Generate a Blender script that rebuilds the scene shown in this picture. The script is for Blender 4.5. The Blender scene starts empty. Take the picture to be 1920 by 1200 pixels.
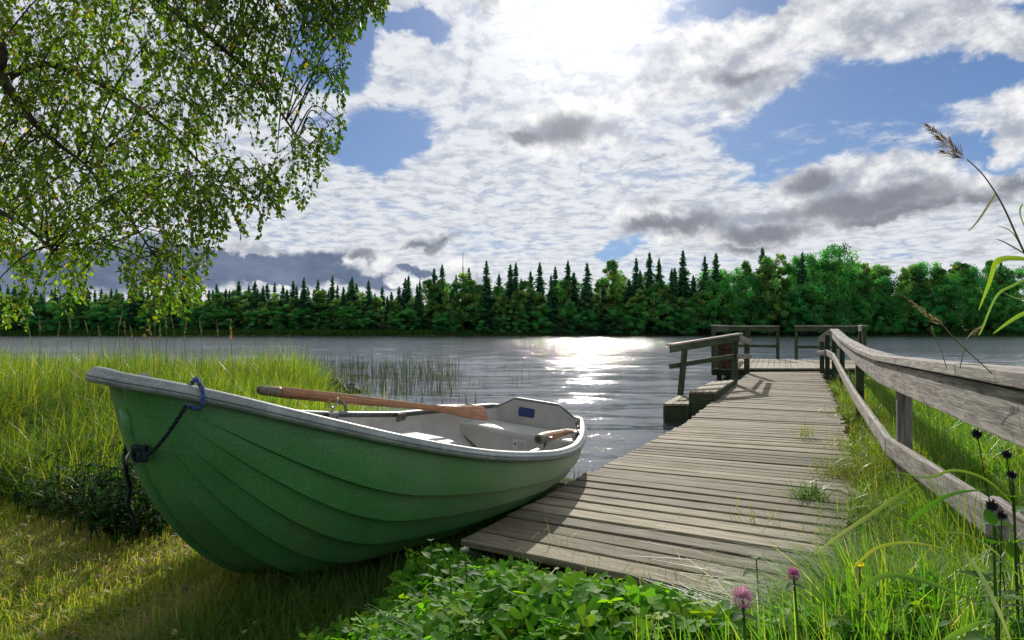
import bpy, math, random
import numpy as np
from mathutils import Vector, Matrix

random.seed(7)
rng = np.random.default_rng(7)
R = math.radians
scene = bpy.context.scene
col = scene.collection

# ------------------------------------------------------------------ camera
HC, FPX, PITCH = 1.4, 1280.0, math.atan(16 / 1280.0)
cam = bpy.data.objects.new('camera', bpy.data.cameras.new('camera'))
col.objects.link(cam)
cam.data.sensor_width = 36; cam.data.lens = 24
cam.data.clip_start = 0.05; cam.data.clip_end = 6000
cam.location = (0, 0, HC); cam.rotation_euler = (R(90) + PITCH, 0, 0)
scene.camera = cam
scene.view_settings.view_transform = 'Standard'
scene.view_settings.look = 'None'
scene.view_settings.exposure = 0.22
scene.view_settings.gamma = 1.0
scene.cycles.use_denoising = True
scene.cycles.max_bounces = 6
scene.cycles.transparent_max_bounces = 6
scene.cycles.diffuse_bounces = 3
scene.cycles.glossy_bounces = 3
scene.cycles.sample_clamp_indirect = 4.0

# ------------------------------------------------------------------ placing helpers (a surveyor's tools: pixel + depth or height -> a point)
CP, SP = math.cos(PITCH), math.sin(PITCH)
def ray(u, v):
    a, b = (u - 960) / FPX, (600 - v) / FPX
    return np.array([a, CP - b * SP, SP + b * CP])
def atd(u, v, D):
    r = ray(u, v); p = r * (D / r[1]); return (p[0], p[1], p[2] + HC)
def atz(u, v, z):
    r = ray(u, v); p = r * ((z - HC) / r[2]); return (p[0], p[1], p[2] + HC)
def proj(P):
    P = np.asarray(P, float)
    Y = P[..., 1]; Z = P[..., 2] - HC
    d = Y * CP + Z * SP; w = -Y * SP + Z * CP
    d = np.where(d < .01, .01, d)
    return 960 + FPX * P[..., 0] / d, 600 - FPX * w / d
def azel(u, v):
    r = ray(u, v); r = r / np.linalg.norm(r)
    return math.atan2(r[0], r[1]), math.asin(r[2])

# ------------------------------------------------------------------ sun and sky
SUN_AZ, SUN_EL = azel(1075, 30)
SUN_AZ = R(6.5); SUN_EL = R(26)
sun = bpy.data.objects.new('sun', bpy.data.lights.new('sun', 'SUN'))
col.objects.link(sun)
sun.data.energy = 4.6; sun.data.angle = R(0.5); sun.data.color = (1.0, 0.94, 0.84)
sd = Vector((math.sin(SUN_AZ) * math.cos(SUN_EL), math.cos(SUN_AZ) * math.cos(SUN_EL), math.sin(SUN_EL)))
sun.rotation_euler = sd.to_track_quat('Z', 'Y').to_euler()
sun.location = sd * 50

class NT:
    """tiny node-tree writer"""
    def __init__(s, tree): s.t = tree; s.n = tree.nodes; s.l = tree.links
    def new(s, k, **kw):
        n = s.n.new(k)
        for a, b in kw.items(): setattr(n, a, b)
        return n
    def put(s, sock, v):
        if isinstance(v, bpy.types.NodeSocket): s.l.new(v, sock)
        elif v is not None:
            if sock.type == 'RGBA' and len(v) == 3: v = (*v, 1)
            sock.default_value = v
    def m(s, op, a, b=None, c=None, clamp=False):
        n = s.new('ShaderNodeMath', operation=op, use_clamp=clamp)
        for i, v in enumerate((a, b, c)):
            if v is not None: s.put(n.inputs[i], v)
        return n.outputs[0]
    def vm(s, op, a, b=None):
        n = s.new('ShaderNodeVectorMath', operation=op)
        s.put(n.inputs[0], a)
        if b is not None:
            if op == 'SCALE': s.put(n.inputs['Scale'], b)
            else: s.put(n.inputs[1], b)
        return n.outputs['Value'] if op in ('LENGTH', 'DOT_PRODUCT') else n.outputs['Vector']
    def xyz(s, x, y, z=0.0):
        n = s.new('ShaderNodeCombineXYZ')
        for i, v in enumerate((x, y, z)): s.put(n.inputs[i], v)
        return n.outputs[0]
    def sep(s, v):
        n = s.new('ShaderNodeSeparateXYZ'); s.put(n.inputs[0], v); return n.outputs
    def noise(s, vec, scale, detail=4, rough=.55, dist=0., dim='3D', out='Fac'):
        n = s.new('ShaderNodeTexNoise', noise_dimensions=dim)
        s.put(n.inputs['Vector'], vec); n.inputs['Scale'].default_value = scale
        n.inputs['Detail'].default_value = detail; n.inputs['Roughness'].default_value = rough
        n.inputs['Distortion'].default_value = dist
        return n.outputs[out]
    def ss(s, x, a, b, lo=0., hi=1.):
        n = s.new('ShaderNodeMapRange', interpolation_type='SMOOTHSTEP')
        s.put(n.inputs[0], x); s.put(n.inputs[1], a); s.put(n.inputs[2], b); s.put(n.inputs[3], lo); s.put(n.inputs[4], hi)
        return n.outputs[0]
    def lin(s, x, a, b, lo=0., hi=1.):
        n = s.new('ShaderNodeMapRange'); s.put(n.inputs[0], x)
        for i, v in enumerate((a, b, lo, hi)): s.put(n.inputs[i + 1], v)
        return n.outputs[0]
    def mix(s, f, a, b, mode='MIX'):
        n = s.new('ShaderNodeMix', data_type='RGBA', blend_type=mode)
        s.put(n.inputs[0], f); s.put(n.inputs[6], a); s.put(n.inputs[7], b); return n.outputs[2]

world = bpy.data.worlds.new('World'); scene.world = world; world.use_nodes = True
w = NT(world.node_tree); w.n.clear()
WS = 0.1
sky = w.new('ShaderNodeTexSky', sky_type='NISHITA'); sky.sun_disc = False
sky.sun_elevation = SUN_EL; sky.sun_rotation = SUN_AZ; sky.air_density = 1.0; sky.dust_density = 0.3; sky.ozone_density = 2.0
tc = w.new('ShaderNodeTexCoord').outputs['Generated']
dirn = w.vm('NORMALIZE', tc)
dx, dy, dz = w.sep(dirn)
az = w.m('ARCTAN2', dx, dy); el = w.m('ARCSINE', dz)
n_warp = w.new('ShaderNodeTexNoise'); w.put(n_warp.inputs['Vector'], dirn); n_warp.inputs['Scale'].default_value = 7; n_warp.inputs['Detail'].default_value = 6
n_warp.inputs['Roughness'].default_value = .6
wv = w.vm('SCALE', w.vm('SUBTRACT', n_warp.outputs['Color'], (.5, .5, .5)), .22)
P0 = w.xyz(az, w.m('MULTIPLY', el, 1.0), 0.)
Pw = w.vm('ADD', P0, w.vm('MULTIPLY', wv, (1, .55, 0)))
def blobs(lst, P):
    acc = None
    for (u0, v0, ru, rv) in lst:
        a0, e0 = azel(u0, v0)
        a1, _ = azel(u0 + ru, v0); _, e1 = azel(u0, v0 - rv)
        d = w.vm('LENGTH', w.vm('MULTIPLY', w.vm('SUBTRACT', P, (a0, e0, 0)), (1 / abs(a1 - a0), 1 / abs(e1 - e0), 0)))
        f = w.m('SUBTRACT', 1.0, d)
        acc = f if acc is None else w.m('MAXIMUM', acc, f)
    return acc
# high thin layer on a plane far above
pl = w.m('DIVIDE', 1.0, w.m('ADD', w.m('MAXIMUM', dz, 0.0), .11))
q = w.xyz(w.m('MULTIPLY', dx, pl), w.m('MULTIPLY', dy, pl), 0.)
big = w.noise(q, 1.3, 5, .6, .2)
rip = w.noise(w.vm('ADD', q, w.vm('SCALE', wv, 1.2)), 10.5, 8, .62, .15)
blue = blobs([(1620, 200, 320, 110), (1900, 60, 90, 75), (1350, 20, 120, 55), (1480, 60, 70, 60), (700, 270, 120, 80), (760, 50, 90, 35), (620, 90, 90, 120),
              (1160, 465, 90, 28), (1560, 300, 220, 60), (1810, 300, 140, 60), (1780, 150, 260, 80), (1520, 260, 230, 75)], Pw)
alto = w.m('ADD', w.m('ADD', w.m('MULTIPLY', big, .85), w.m('MULTIPLY', rip, .58)), -.18)
alto = w.m('SUBTRACT', alto, w.m('MULTIPLY', w.ss(blue, -.12, .55), .46))
alto_d = w.ss(alto, .16, .52)
# cumulus
fb = w.noise(w.vm('MULTIPLY', dirn, (1, 1, 1.5)), 11, 8, .6, .1)
fb2 = w.noise(w.vm('ADD', w.vm('MULTIPLY', dirn, (1, 1, 1.5)), (0.004, 0.006, -.025)), 11, 8, .6, .1)
cum_list = [(1340, 110, 170, 95), (1480, 60, 190, 70), (1250, 170, 110, 45), (1400, 150, 120, 70), (1600, 60, 130, 70), (1770, 40, 170, 70), (1900, 60, 130, 55),
            (1560, 350, 180, 75), (1680, 380, 190, 55), (1850, 370, 150, 50), (1890, 250, 80, 80), (1130, 265, 150, 50), (1440, 424, 190, 56), (1250, 426, 165, 46), (1620, 345, 220, 85), (1060, 250, 170, 62),
            (460, 455, 70, 18), (700, 490, 80, 26), (810, 450, 60, 18), (520, 527, 45, 14), (860, 512, 60, 26), (790, 525, 60, 20), (1190, 200, 80, 55)]
cb = blobs(cum_list, Pw)
cf = w.m('ADD', cb, w.m('MULTIPLY', w.m('SUBTRACT', fb, .5), 1.7))
cum_d = w.ss(cf, .02, .42)
fine = w.noise(w.vm('MULTIPLY', dirn, (1, 1, 1.4)), 34, 6, .6, .1)
relief = w.m('ADD', w.m('MULTIPLY', w.m('SUBTRACT', fb, fb2), 2.6), w.m('MULTIPLY', w.m('SUBTRACT', fine, .5), .7))
# grey undersides of the thick clouds
grey_list = [(1620, 392, 230, 34), (1800, 395, 200, 34), (1700, 410, 240, 20), (1540, 330, 90, 30), (1060, 248, 105, 30), (1240, 432, 150, 20), (1440, 438, 130, 24), (940, 262, 60, 18), (1900, 350, 60, 40),
             (1360, 140, 70, 18), (940, 15, 40, 14), (1390, 470, 100, 14), (690, 478, 40, 10), (1240, 300, 30, 8), (1850, 478, 60, 14), (800, 455, 40, 8)]
gb = w.m('ADD', blobs(grey_list, Pw), w.m('MULTIPLY', w.m('SUBTRACT', fb, .5), 1.1))
grey = w.ss(gb, -.25, .80)
# dark rain bank low on the left
dark = w.ss(w.m('ADD', blobs([(540, 497, 270, 52), (330, 505, 200, 55), (120, 510, 250, 60), (720, 530, 120, 25), (830, 498, 60, 12), (-150, 520, 300, 60)], Pw), w.m('MULTIPLY', w.m('SUBTRACT', fb, .5), .7)), .02, .35)

sg = w.vm('DOT_PRODUCT', dirn, tuple(sd))
ang = w.m('ARCCOSINE', w.m('MINIMUM', sg, .99999))
glow = w.m('POWER', 2.718, w.m('MULTIPLY', w.m('POWER', w.m('DIVIDE', ang, .085), 1.3), -1.0))
halo = w.m('POWER', 2.718, w.m('MULTIPLY', w.m('DIVIDE', ang, .34), -1.0))

skyc = w.mix(1.0, sky.outputs[0], (0.52, 0.80, 1.22), 'MULTIPLY')
# the deep blue of clean air away from the sun
gblue = w.mix(w.ss(el, .0, .45), (1.5, 2.9, 5.2), (.30, 1.12, 3.15))
skyc = w.mix(.88, skyc, gblue)
K = 1 / WS
altoc = w.mix(w.ss(rip, .34, .60), (.36 * K, .40 * K, .49 * K), (.67 * K, .69 * K, .72 * K))
altoc = w.mix(w.m('MULTIPLY', w.ss(el, .28, .0), .35), altoc, (.70 * K, .70 * K, .71 * K))
c1 = w.mix(w.m('MULTIPLY', alto_d, .97), skyc, altoc)
c1 = w.mix(w.m('MINIMUM', w.m('MULTIPLY', halo, .20), 1.0), c1, (.95 * K, .96 * K, .98 * K))
c1 = w.mix(w.m('MULTIPLY', dark, .93), c1, w.mix(w.ss(fb, .3, .7), (.05 * K, .085 * K, .165 * K), (.13 * K, .175 * K, .28 * K)))
cumc = w.mix(w.ss(w.m('ADD', w.m('ADD', relief, .5), w.m('MULTIPLY', w.m('SUBTRACT', .62, w.m('MULTIPLY', cf, .35)), .6)), .35, 1.25), (.33 * K, .36 * K, .43 * K), (.84 * K, .84 * K, .84 * K))
cumc = w.mix(w.m('MULTIPLY', grey, .93), cumc, (.17 * K, .185 * K, .225 * K))
c2 = w.mix(w.m('MAXIMUM', cum_d, w.m('MULTIPLY', grey, .55)), c1, cumc)
c2 = w.mix(w.m('MINIMUM', w.m('MULTIPLY', halo, .10), 1.0), c2, (.95 * K, .96 * K, .98 * K))
gl = w.vm('SCALE', (.75 * K, .73 * K, .70 * K), glow)
c3 = w.vm('ADD', c2, gl)
bg = w.new('ShaderNodeBackground'); w.put(bg.inputs[0], c3); bg.inputs[1].default_value = WS
wo = w.new('ShaderNodeOutputWorld'); w.l.new(bg.outputs[0], wo.inputs[0])
world.cycles.sampling_method = 'MANUAL'; world.cycles.sample_map_resolution = 512

# ------------------------------------------------------------------ materials
def mat(name):
    m = bpy.data.materials.new(name); m.use_nodes = True
    t = NT(m.node_tree); t.n.clear()
    t.out = t.new('ShaderNodeOutputMaterial')
    return m, t
def principled(t, color, rough=.6, spec=.4, metal=0., bump=None, bstr=.3, bdist=.01, link=True):
    p = t.new('ShaderNodeBsdfPrincipled')
    t.put(p.inputs['Base Color'], color); t.put(p.inputs['Roughness'], rough)
    p.inputs['Specular IOR Level'].default_value = spec; p.inputs['Metallic'].default_value = metal
    if bump is not None:
        b = t.new('ShaderNodeBump'); b.inputs['Strength'].default_value = bstr; b.inputs['Distance'].default_value = bdist
        t.put(b.inputs['Height'], bump); t.l.new(b.outputs[0], p.inputs['Normal'])
    if link: t.l.new(p.outputs[0], t.out.inputs[0])
    return p.outputs[0]
def attr(t, name='col'):
    a = t.new('ShaderNodeAttribute'); a.attribute_name = name; return a.outputs['Color']
def oc(t): return t.new('ShaderNodeTexCoord').outputs['Object']

def leafy(name, trans=.5, rough=.5, tboost=(1.5, 1.6, .7), spec=.3):
    m, t = mat(name)
    c = attr(t)
    d = principled(t, c, rough, spec, link=False)
    tr = t.new('ShaderNodeBsdfTranslucent'); t.put(tr.inputs[0], t.mix(1.0, c, tboost, 'MULTIPLY'))
    mx = t.new('ShaderNodeMixShader'); mx.inputs[0].default_value = trans
    t.l.new(d, mx.inputs[1]); t.l.new(tr.outputs[0], mx.inputs[2]); t.l.new(mx.outputs[0], t.out.inputs[0])
    return m
def wood(name, light=(.36, .32, .27), dark=(.13, .11, .09), gscale=1.0, moss=0.0, tint=True, rough=.8):
    m, t = mat(name)
    uv = t.new('ShaderNodeTexCoord').outputs['UV']
    s = t.vm('MULTIPLY', uv, (1.2 * gscale, 26 * gscale, 1))
    g = t.noise(s, 3.0, 7, .68, 1.2)
    g2 = t.noise(t.vm('MULTIPLY', uv, (.6, 4, 1)), 4.0, 4, .6, .8)
    f = t.ss(t.m('ADD', t.m('MULTIPLY', g, .7), t.m('MULTIPLY', g2, .3)), .36, .64)
    c = t.mix(f, dark, light)
    # knots
    vo = t.new('ShaderNodeTexVoronoi'); t.put(vo.inputs['Vector'], t.vm('MULTIPLY', uv, (2.2, 6, 1))); vo.inputs['Scale'].default_value = 1.0
    k = t.ss(vo.outputs['Distance'], .10, .04)
    c = t.mix(t.m('MULTIPLY', k, .7), c, tuple(x * .35 for x in dark))
    # cracks
    cr = t.ss(t.noise(t.vm('MULTIPLY', uv, (.8, 40, 1)), 2.3, 3, .5), .62, .70)
    c = t.mix(t.m('MULTIPLY', cr, .55), c, tuple(x * .3 for x in dark))
    if moss > 0:
        mo = t.ss(t.noise(oc(t), 2.3, 5, .7), .5, .72)
        c = t.mix(t.m('MULTIPLY', mo, moss), c, (.09, .105, .035))
    if tint: c = t.mix(1.0, c, attr(t), 'MULTIPLY')
    h = t.m('SUBTRACT', g, t.m('MULTIPLY', cr, .8))
    principled(t, c, rough, .12, bump=h, bstr=.7, bdist=.005)
    return m

M = {}
M['grass'] = leafy('grass_blade', .52, .42, (1.35, 1.4, .6), .5)
M['reed'] = leafy('reed_stem', .2, .5)
M['leaf'] = leafy('birch_leaf', .52, .5, (1.3, 1.65, .5), .2)
M['clover'] = leafy('clover_leaf', .5, .6, (1.5, 1.6, .5), .12)
M['far_leaf'] = leafy('far_foliage', .45, .7, (1.3, 1.5, .8), .1)
M['deck_wood'] = wood('deck_wood', (.325, .285, .212), (.125, .105, .074), .8, .42)
M['rail_wood'] = wood('rail_wood', (.42, .385, .345), (.125, .113, .10), .8, .10)
M['dark_wood'] = wood('dark_wood', (.085, .105, .06), (.025, .035, .02), 1.0, .6)
M['oar_wood'] = wood('oar_wood', (.46, .25, .14), (.27, .13, .07), .8, 0, rough=.35)

def simple(name, c, rough=.5, spec=.4, metal=0., nscale=0, namp=.25, bstr=.2, c2=None, bdist=.004):
    m, t = mat(name)
    if nscale:
        n = t.noise(oc(t), nscale, 6, .6)
        cc = t.mix(t.ss(n, .35, .65), tuple(x * (1 - namp) for x in c), c2 or tuple(min(1, x * (1 + namp)) for x in c))
        principled(t, cc, rough, spec, metal, bump=t.noise(oc(t), nscale * 4, 5, .6), bstr=bstr, bdist=bdist)
    else: principled(t, c, rough, spec, metal)
    return m
M['metal'] = simple('galvanised_metal', (.28, .27, .25), .4, .5, .9, 30, .35)
M['rubber'] = simple('black_rubber', (.02, .02, .02), .6)
M['cap_wood'] = simple('grip_sleeve', (.16, .14, .09), .5, .3, 0, 40, .3)
M['bark'] = simple('dark_bark', (.055, .045, .035), .9, .1, 0, 12, .5, .8)
M['rope'] = simple('blue_rope', (.05, .09, .22), .8, .2, 0, 60, .5, 1.0)
M['rope_dark'] = simple('dark_rope', (.012, .022, .028), .8, .2, 0, 60, .5, 1.0)
M['rock'] = simple('dark_rock', (.035, .035, .03), .75, .3, 0, 4, .5, 1.0, (.07, .07, .055), .05)
M['mast'] = simple('mast_steel', (.10, .10, .11), .6)
M['rust'] = simple('brown_panel', (.05, .028, .012), .8, .2, 0, 9, .5)
M['sticker'] = simple('blue_sticker', (.015, .03, .12), .4)
M['yellow'] = leafy('yellow_petal', .4, .5, (1.2, 1.1, .5))
M['dead'] = leafy('plume', .45, .7, (1.1, 1.0, .8))

# boat plastics
m, t = mat('hull_green'); o_ = oc(t); x_, y_, z_ = t.sep(o_)
base = t.mix(t.ss(t.noise(o_, 1.6, 5, .6), .3, .7), (.030, .140, .034), (.052, .200, .058))
spk = t.noise(o_, 160, 3, .7)
base = t.mix(t.ss(spk, .4, .62), base, t.mix(1.0, base, (2.1, 1.5, 1.7), 'MULTIPLY'))
scr = t.ss(t.noise(t.vm('MULTIPLY', o_, (1.2, 5, 34)), 2.0, 5, .65, .5), .60, .66)
base = t.mix(t.m('MULTIPLY', scr, .38), base, (.17, .26, .17))
stain = t.m('MULTIPLY', t.ss(z_, .20, .02), t.ss(t.noise(o_, 6, 6, .7), .35, .62))
base = t.mix(t.m('MULTIPLY', stain, .55), base, (.055, .06, .035))
blot = t.ss(t.noise(t.vm('MULTIPLY', o_, (1, 1, 1.5)), 1.1, 6, .7), .5, .66)
base = t.mix(t.m('MULTIPLY', blot, .4), base, (.09, .19, .10))
yel = t.ss(t.noise(o_, 3.3, 4, .6), .55, .72)
base = t.mix(t.m('MULTIPLY', yel, .22), base, (.13, .15, .05))
# pale reflected light painted into the green towards the stern
stern_reflect = t.m('MULTIPLY', t.ss(t.m('ADD', x_, t.m('MULTIPLY', t.noise(o_, 2.2, 4, .6), .5)), 3.3, .9), t.ss(z_, .12, .30))
base = t.mix(t.m('MULTIPLY', stern_reflect, .8), base, (.36, .38, .29))
dirt = t.ss(t.noise(t.vm('MULTIPLY', o_, (1, 1, .4)), 5, 6, .65), .58, .78)
base = t.mix(t.m('MULTIPLY', dirt, .25), base, (.10, .09, .045))
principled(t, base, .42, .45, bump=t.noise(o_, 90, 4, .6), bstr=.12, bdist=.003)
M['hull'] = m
m, t = mat('grey_gelcoat'); o_ = oc(t)
b_ = t.mix(t.ss(t.noise(o_, 2.5, 6, .65), .35, .7), (.34, .335, .31), (.48, .475, .45))
b_ = t.mix(t.m('MULTIPLY', t.ss(t.noise(o_, 9, 6, .7), .56, .75), .45), b_, (.17, .16, .12))
b_ = t.mix(t.m('MULTIPLY', t.ss(t.noise(o_, 140, 2, .6), .5, .75), .22), b_, (.16, .17, .16))
principled(t, b_, .55, .35, bump=t.noise(o_, 60, 5, .6), bstr=.15, bdist=.003)
M['liner'] = m
m, t = mat('gunwale_rubber'); o_ = oc(t)
b_ = t.mix(t.ss(t.noise(o_, 8, 6, .7), .35, .7), (.15, .175, .17), (.27, .30, .295))
b_ = t.mix(t.m('MULTIPLY', t.ss(t.noise(o_, 120, 3, .6), .5, .8), .5), b_, (.55, .57, .58))
principled(t, b_, .5, .4, bump=t.noise(o_, 70, 5, .7), bstr=.35, bdist=.004)
M['gunwale'] = m

# soil with litter
m, t = mat('soil_ground'); o_ = oc(t)
n1 = t.noise(o_, 1.3, 6, .6); n2 = t.noise(t.vm('MULTIPLY', o_, (1, 2.2, 1)), 18, 7, .7)
c = t.mix(t.ss(n2, .35, .68), (.06, .075, .02), (.24, .20, .09))
c = t.mix(t.ss(n1, .42, .62), c, t.mix(t.ss(n2, .3, .7), (.018, .032, .008), (.055, .085, .018)))
lake = t.sep(o_)
c = t.mix(t.ss(lake[2], .03, -.12), c, (.03, .03, .022))
principled(t, c, .95, .1, bump=t.noise(o_, 25, 7, .7), bstr=.8, bdist=.04)
M['soil'] = m

# water
m, t = mat('lake_water'); o_ = oc(t)
q1 = t.vm('MULTIPLY', o_, (.75, 1.0, 1))
h1 = t.noise(q1, 2.1, 3, .55, .5)
h2 = t.noise(t.vm('MULTIPLY', o_, (.42, 1.3, 1)), 4.6, 4, .55, .5)
h3 = t.noise(t.vm('MULTIPLY', o_, (1.1, 1.1, 1)), 13, 3, .6, .3)
h = t.m('MULTIPLY', t.lin(t.sep(o_)[1], 9, 60, .30, 1.75), t.m('ADD', t.m('ADD', t.m('MULTIPLY', h1, .034), t.m('MULTIPLY', h2, .018)), t.m('MULTIPLY', h3, .0085)))
principled(t, (.035, .04, .046), .06, .5, bump=h, bstr=1.0, bdist=1.0)
for n_ in t.n:
    if n_.type == 'BSDF_PRINCIPLED': n_.inputs['IOR'].default_value = 1.33
M['water'] = m

# ------------------------------------------------------------------ mesh helpers
def tag(o, label=None, cat=None, group=None, kind=None):
    if label: o['label'] = label
    if cat: o['category'] = cat
    if group: o['group'] = group
    if kind: o['kind'] = kind
    return o
def thing(name, label, cat, loc=(0, 0, 0), group=None):
    o = bpy.data.objects.new(name, None); col.objects.link(o); o.location = loc
    o.empty_display_size = .1
    return tag(o, label, cat, group)
def link(name, me, m, parent=None):
    o = bpy.data.objects.new(name, me); col.objects.link(o)
    if m is not None and not me.materials: me.materials.append(m)
    if parent is not None: o.parent = parent
    return o
def npmesh(name, V, F, m, parent=None, colr=None, uv=None, smooth=False):
    """F: list of int arrays (n,k). colr per vertex (n,3). uv per loop."""
    V = np.asarray(V, np.float32); me = bpy.data.meshes.new(name)
    F = [f for f in (F if isinstance(F, list) else [F]) if len(f)]
    tot = np.concatenate([np.full(len(f), f.shape[1], np.int32) for f in F])
    vi = np.concatenate([f.reshape(-1) for f in F]).astype(np.int32)
    me.vertices.add(len(V)); me.vertices.foreach_set('co', V.reshape(-1))
    me.loops.add(len(vi)); me.loops.foreach_set('vertex_index', vi)
    me.polygons.add(len(tot))
    st = np.concatenate([[0], np.cumsum(tot)[:-1]]).astype(np.int32)
    me.polygons.foreach_set('loop_start', st); me.polygons.foreach_set('loop_total', tot)
    if smooth: me.polygons.foreach_set('use_smooth', np.ones(len(tot), bool))
    if colr is not None:
        a = me.color_attributes.new('col', 'FLOAT_COLOR', 'POINT')
        cc = np.ones((len(V), 4), np.float32); cc[:, :3] = colr
        a.data.foreach_set('color', cc.reshape(-1))
    if uv is not None:
        l = me.uv_layers.new(name='uv'); l.data.foreach_set('uv', np.asarray(uv, np.float32).reshape(-1))
    me.update(calc_edges=True); me.validate()
    return link(name, me, m, parent)

class MB:
    """collects solid pieces with uv and tint, then links them as one mesh"""
    def __init__(s): s.v = []; s.f = []; s.uv = []; s.c = []
    def add(s, V, F, UV=None, c=1.0):
        o = len(s.v); s.v += [tuple(map(float, p)) for p in V]; s.c += [(c, c, c) if not hasattr(c, '__len__') else tuple(c)] * len(V)
        for i, f in enumerate(F):
            s.f.append([o + k for k in f]); s.uv += (UV[i] if UV else [(0, 0)] * len(f))
    def bar(s, p0, p1, wdt, thk, up=(0, 0, 1), cham=.12, segs=1, wob=0., c=None, ends=None):
        """timber from p0 to p1; wdt across, thk along up; chamfered edges"""
        p0, p1, up = Vector(p0), Vector(p1), Vector(up)
        d = (p1 - p0); L = d.length; d.normalize()
        sd_ = d.cross(up).normalized(); upn = sd_.cross(d).normalized()
        k = min(wdt, thk) * cham; a, b = wdt / 2, thk / 2
        prof = [(-a + k, -b), (a - k, -b), (a, -b + k), (a, b - k), (a - k, b), (-a + k, b), (-a, b - k), (-a, -b + k)]
        per = [0]
        for i in range(8):
            q0, q1_ = prof[i], prof[(i + 1) % 8]; per.append(per[-1] + math.hypot(q0[0] - q1_[0], q0[1] - q1_[1]))
        ru, rv = random.uniform(0, 40), random.uniform(0, 40)
        V = []; F = []; UV = []
        for i in range(segs + 1):
            tt = i / segs; cpt = p0 + d * (L * tt)
            if 0 < i < segs or wob: cpt = cpt + upn * random.uniform(-wob, wob) + sd_ * random.uniform(-wob, wob)
            sl = 0.
            for (x, y) in prof: V.append(cpt + sd_ * x + upn * y)
        for i in range(segs):
            for j in range(8):
                jj = (j + 1) % 8
                F.append([i * 8 + j, i * 8 + jj, (i + 1) * 8 + jj, (i + 1) * 8 + j])
                u0, u1 = ru + L * i / segs, ru + L * (i + 1) / segs
                UV.append([(u0, rv + per[j]), (u0, rv + per[j + 1]), (u1, rv + per[j + 1]), (u1, rv + per[j])])
        F.append(list(range(7, -1, -1))); UV.append([(ru + prof[j][1] * .3, rv + prof[j][0]) for j in range(7, -1, -1)])
        F.append([segs * 8 + j for j in range(8)]); UV.append([(ru + prof[j][1] * .3, rv + prof[j][0]) for j in range(8)])
        s.add(V, F, UV, c if c is not None else random.uniform(.75, 1.15))
        return s
    def box(s, lo, hi, c=None):
        lo, hi = Vector(lo), Vector(hi); m_ = (lo + hi) / 2
        return s.bar((lo.x, m_.y, m_.z), (hi.x, m_.y, m_.z), hi.y - lo.y, hi.z - lo.z, c=c)
    def tube(s, pts, rad, k=8, c=1.0, caps=True):
        pts = [Vector(p) for p in pts]
        if not hasattr(rad, '__len__'): rad = [rad] * len(pts)
        V = []; F = []; UV = []; L = 0; Ls = [0]
        ref = Vector((0.12, .3, 1)).normalized()
        for i, p in enumerate(pts):
            a = pts[max(i - 1, 0)]; b = pts[min(i + 1, len(pts) - 1)]; d = (b - a).normalized()
            if abs(d.dot(ref)) > .97: ref = Vector((1, .2, 0)).normalized()
            x = d.cross(ref).normalized(); y = d.cross(x)
            if i: L += (p - pts[i - 1]).length; Ls.append(L)
            for j in range(k):
                th = 2 * math.pi * j / k; V.append(p + (x * math.cos(th) + y * math.sin(th)) * rad[i])
        r0 = random.uniform(0, 30)
        for i in range(len(pts) - 1):
            for j in range(k):
                jj = (j + 1) % k; F.append([i * k + j, i * k + jj, (i + 1) * k + jj, (i + 1) * k + j])
                UV.append([(r0 + Ls[i], j * .02), (r0 + Ls[i], j * .02 + .02), (r0 + Ls[i + 1], j * .02 + .02), (r0 + Ls[i + 1], j * .02)])
        if caps:
            F.append(list(range(k - 1, -1, -1))); UV.append([(0, 0)] * k)
            F.append([(len(pts) - 1) * k + j for j in range(k)]); UV.append([(0, 0)] * k)
        s.add(V, F, UV, c); return s
    def build(s, name, m, parent=None, smooth=False, bevel=0):
        me = bpy.data.meshes.new(name); me.from_pydata(s.v, [], s.f)
        l = me.uv_layers.new(name='uv'); l.data.foreach_set('uv', np.array(s.uv, np.float32).reshape(-1))
        a = me.color_attributes.new('col', 'FLOAT_COLOR', 'POINT')
        cc = np.ones((len(s.v), 4), np.float32); cc[:, :3] = np.array(s.c); a.data.foreach_set('color', cc.reshape(-1))
        if smooth: me.polygons.foreach_set('use_smooth', np.ones(len(me.polygons), bool))
        me.update(calc_edges=True)
        return link(name, me, m, parent)

def vnoise(x, y, s=1.0, seed=0):
    """cheap smooth value noise on arrays"""
    x = np.asarray(x) * s + seed * 17.3; y = np.asarray(y) * s + seed * 9.1
    xi, yi = np.floor(x), np.floor(y); fx, fy = x - xi, y - yi
    fx = fx * fx * (3 - 2 * fx); fy = fy * fy * (3 - 2 * fy)
    def h(a, b): return np.modf(np.abs(np.sin(a * 127.1 + b * 311.7 + seed) * 43758.5453))[0]
    return (h(xi, yi) * (1 - fx) + h(xi + 1, yi) * fx) * (1 - fy) + (h(xi, yi + 1) * (1 - fx) + h(xi + 1, yi + 1) * fx) * fy

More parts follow.
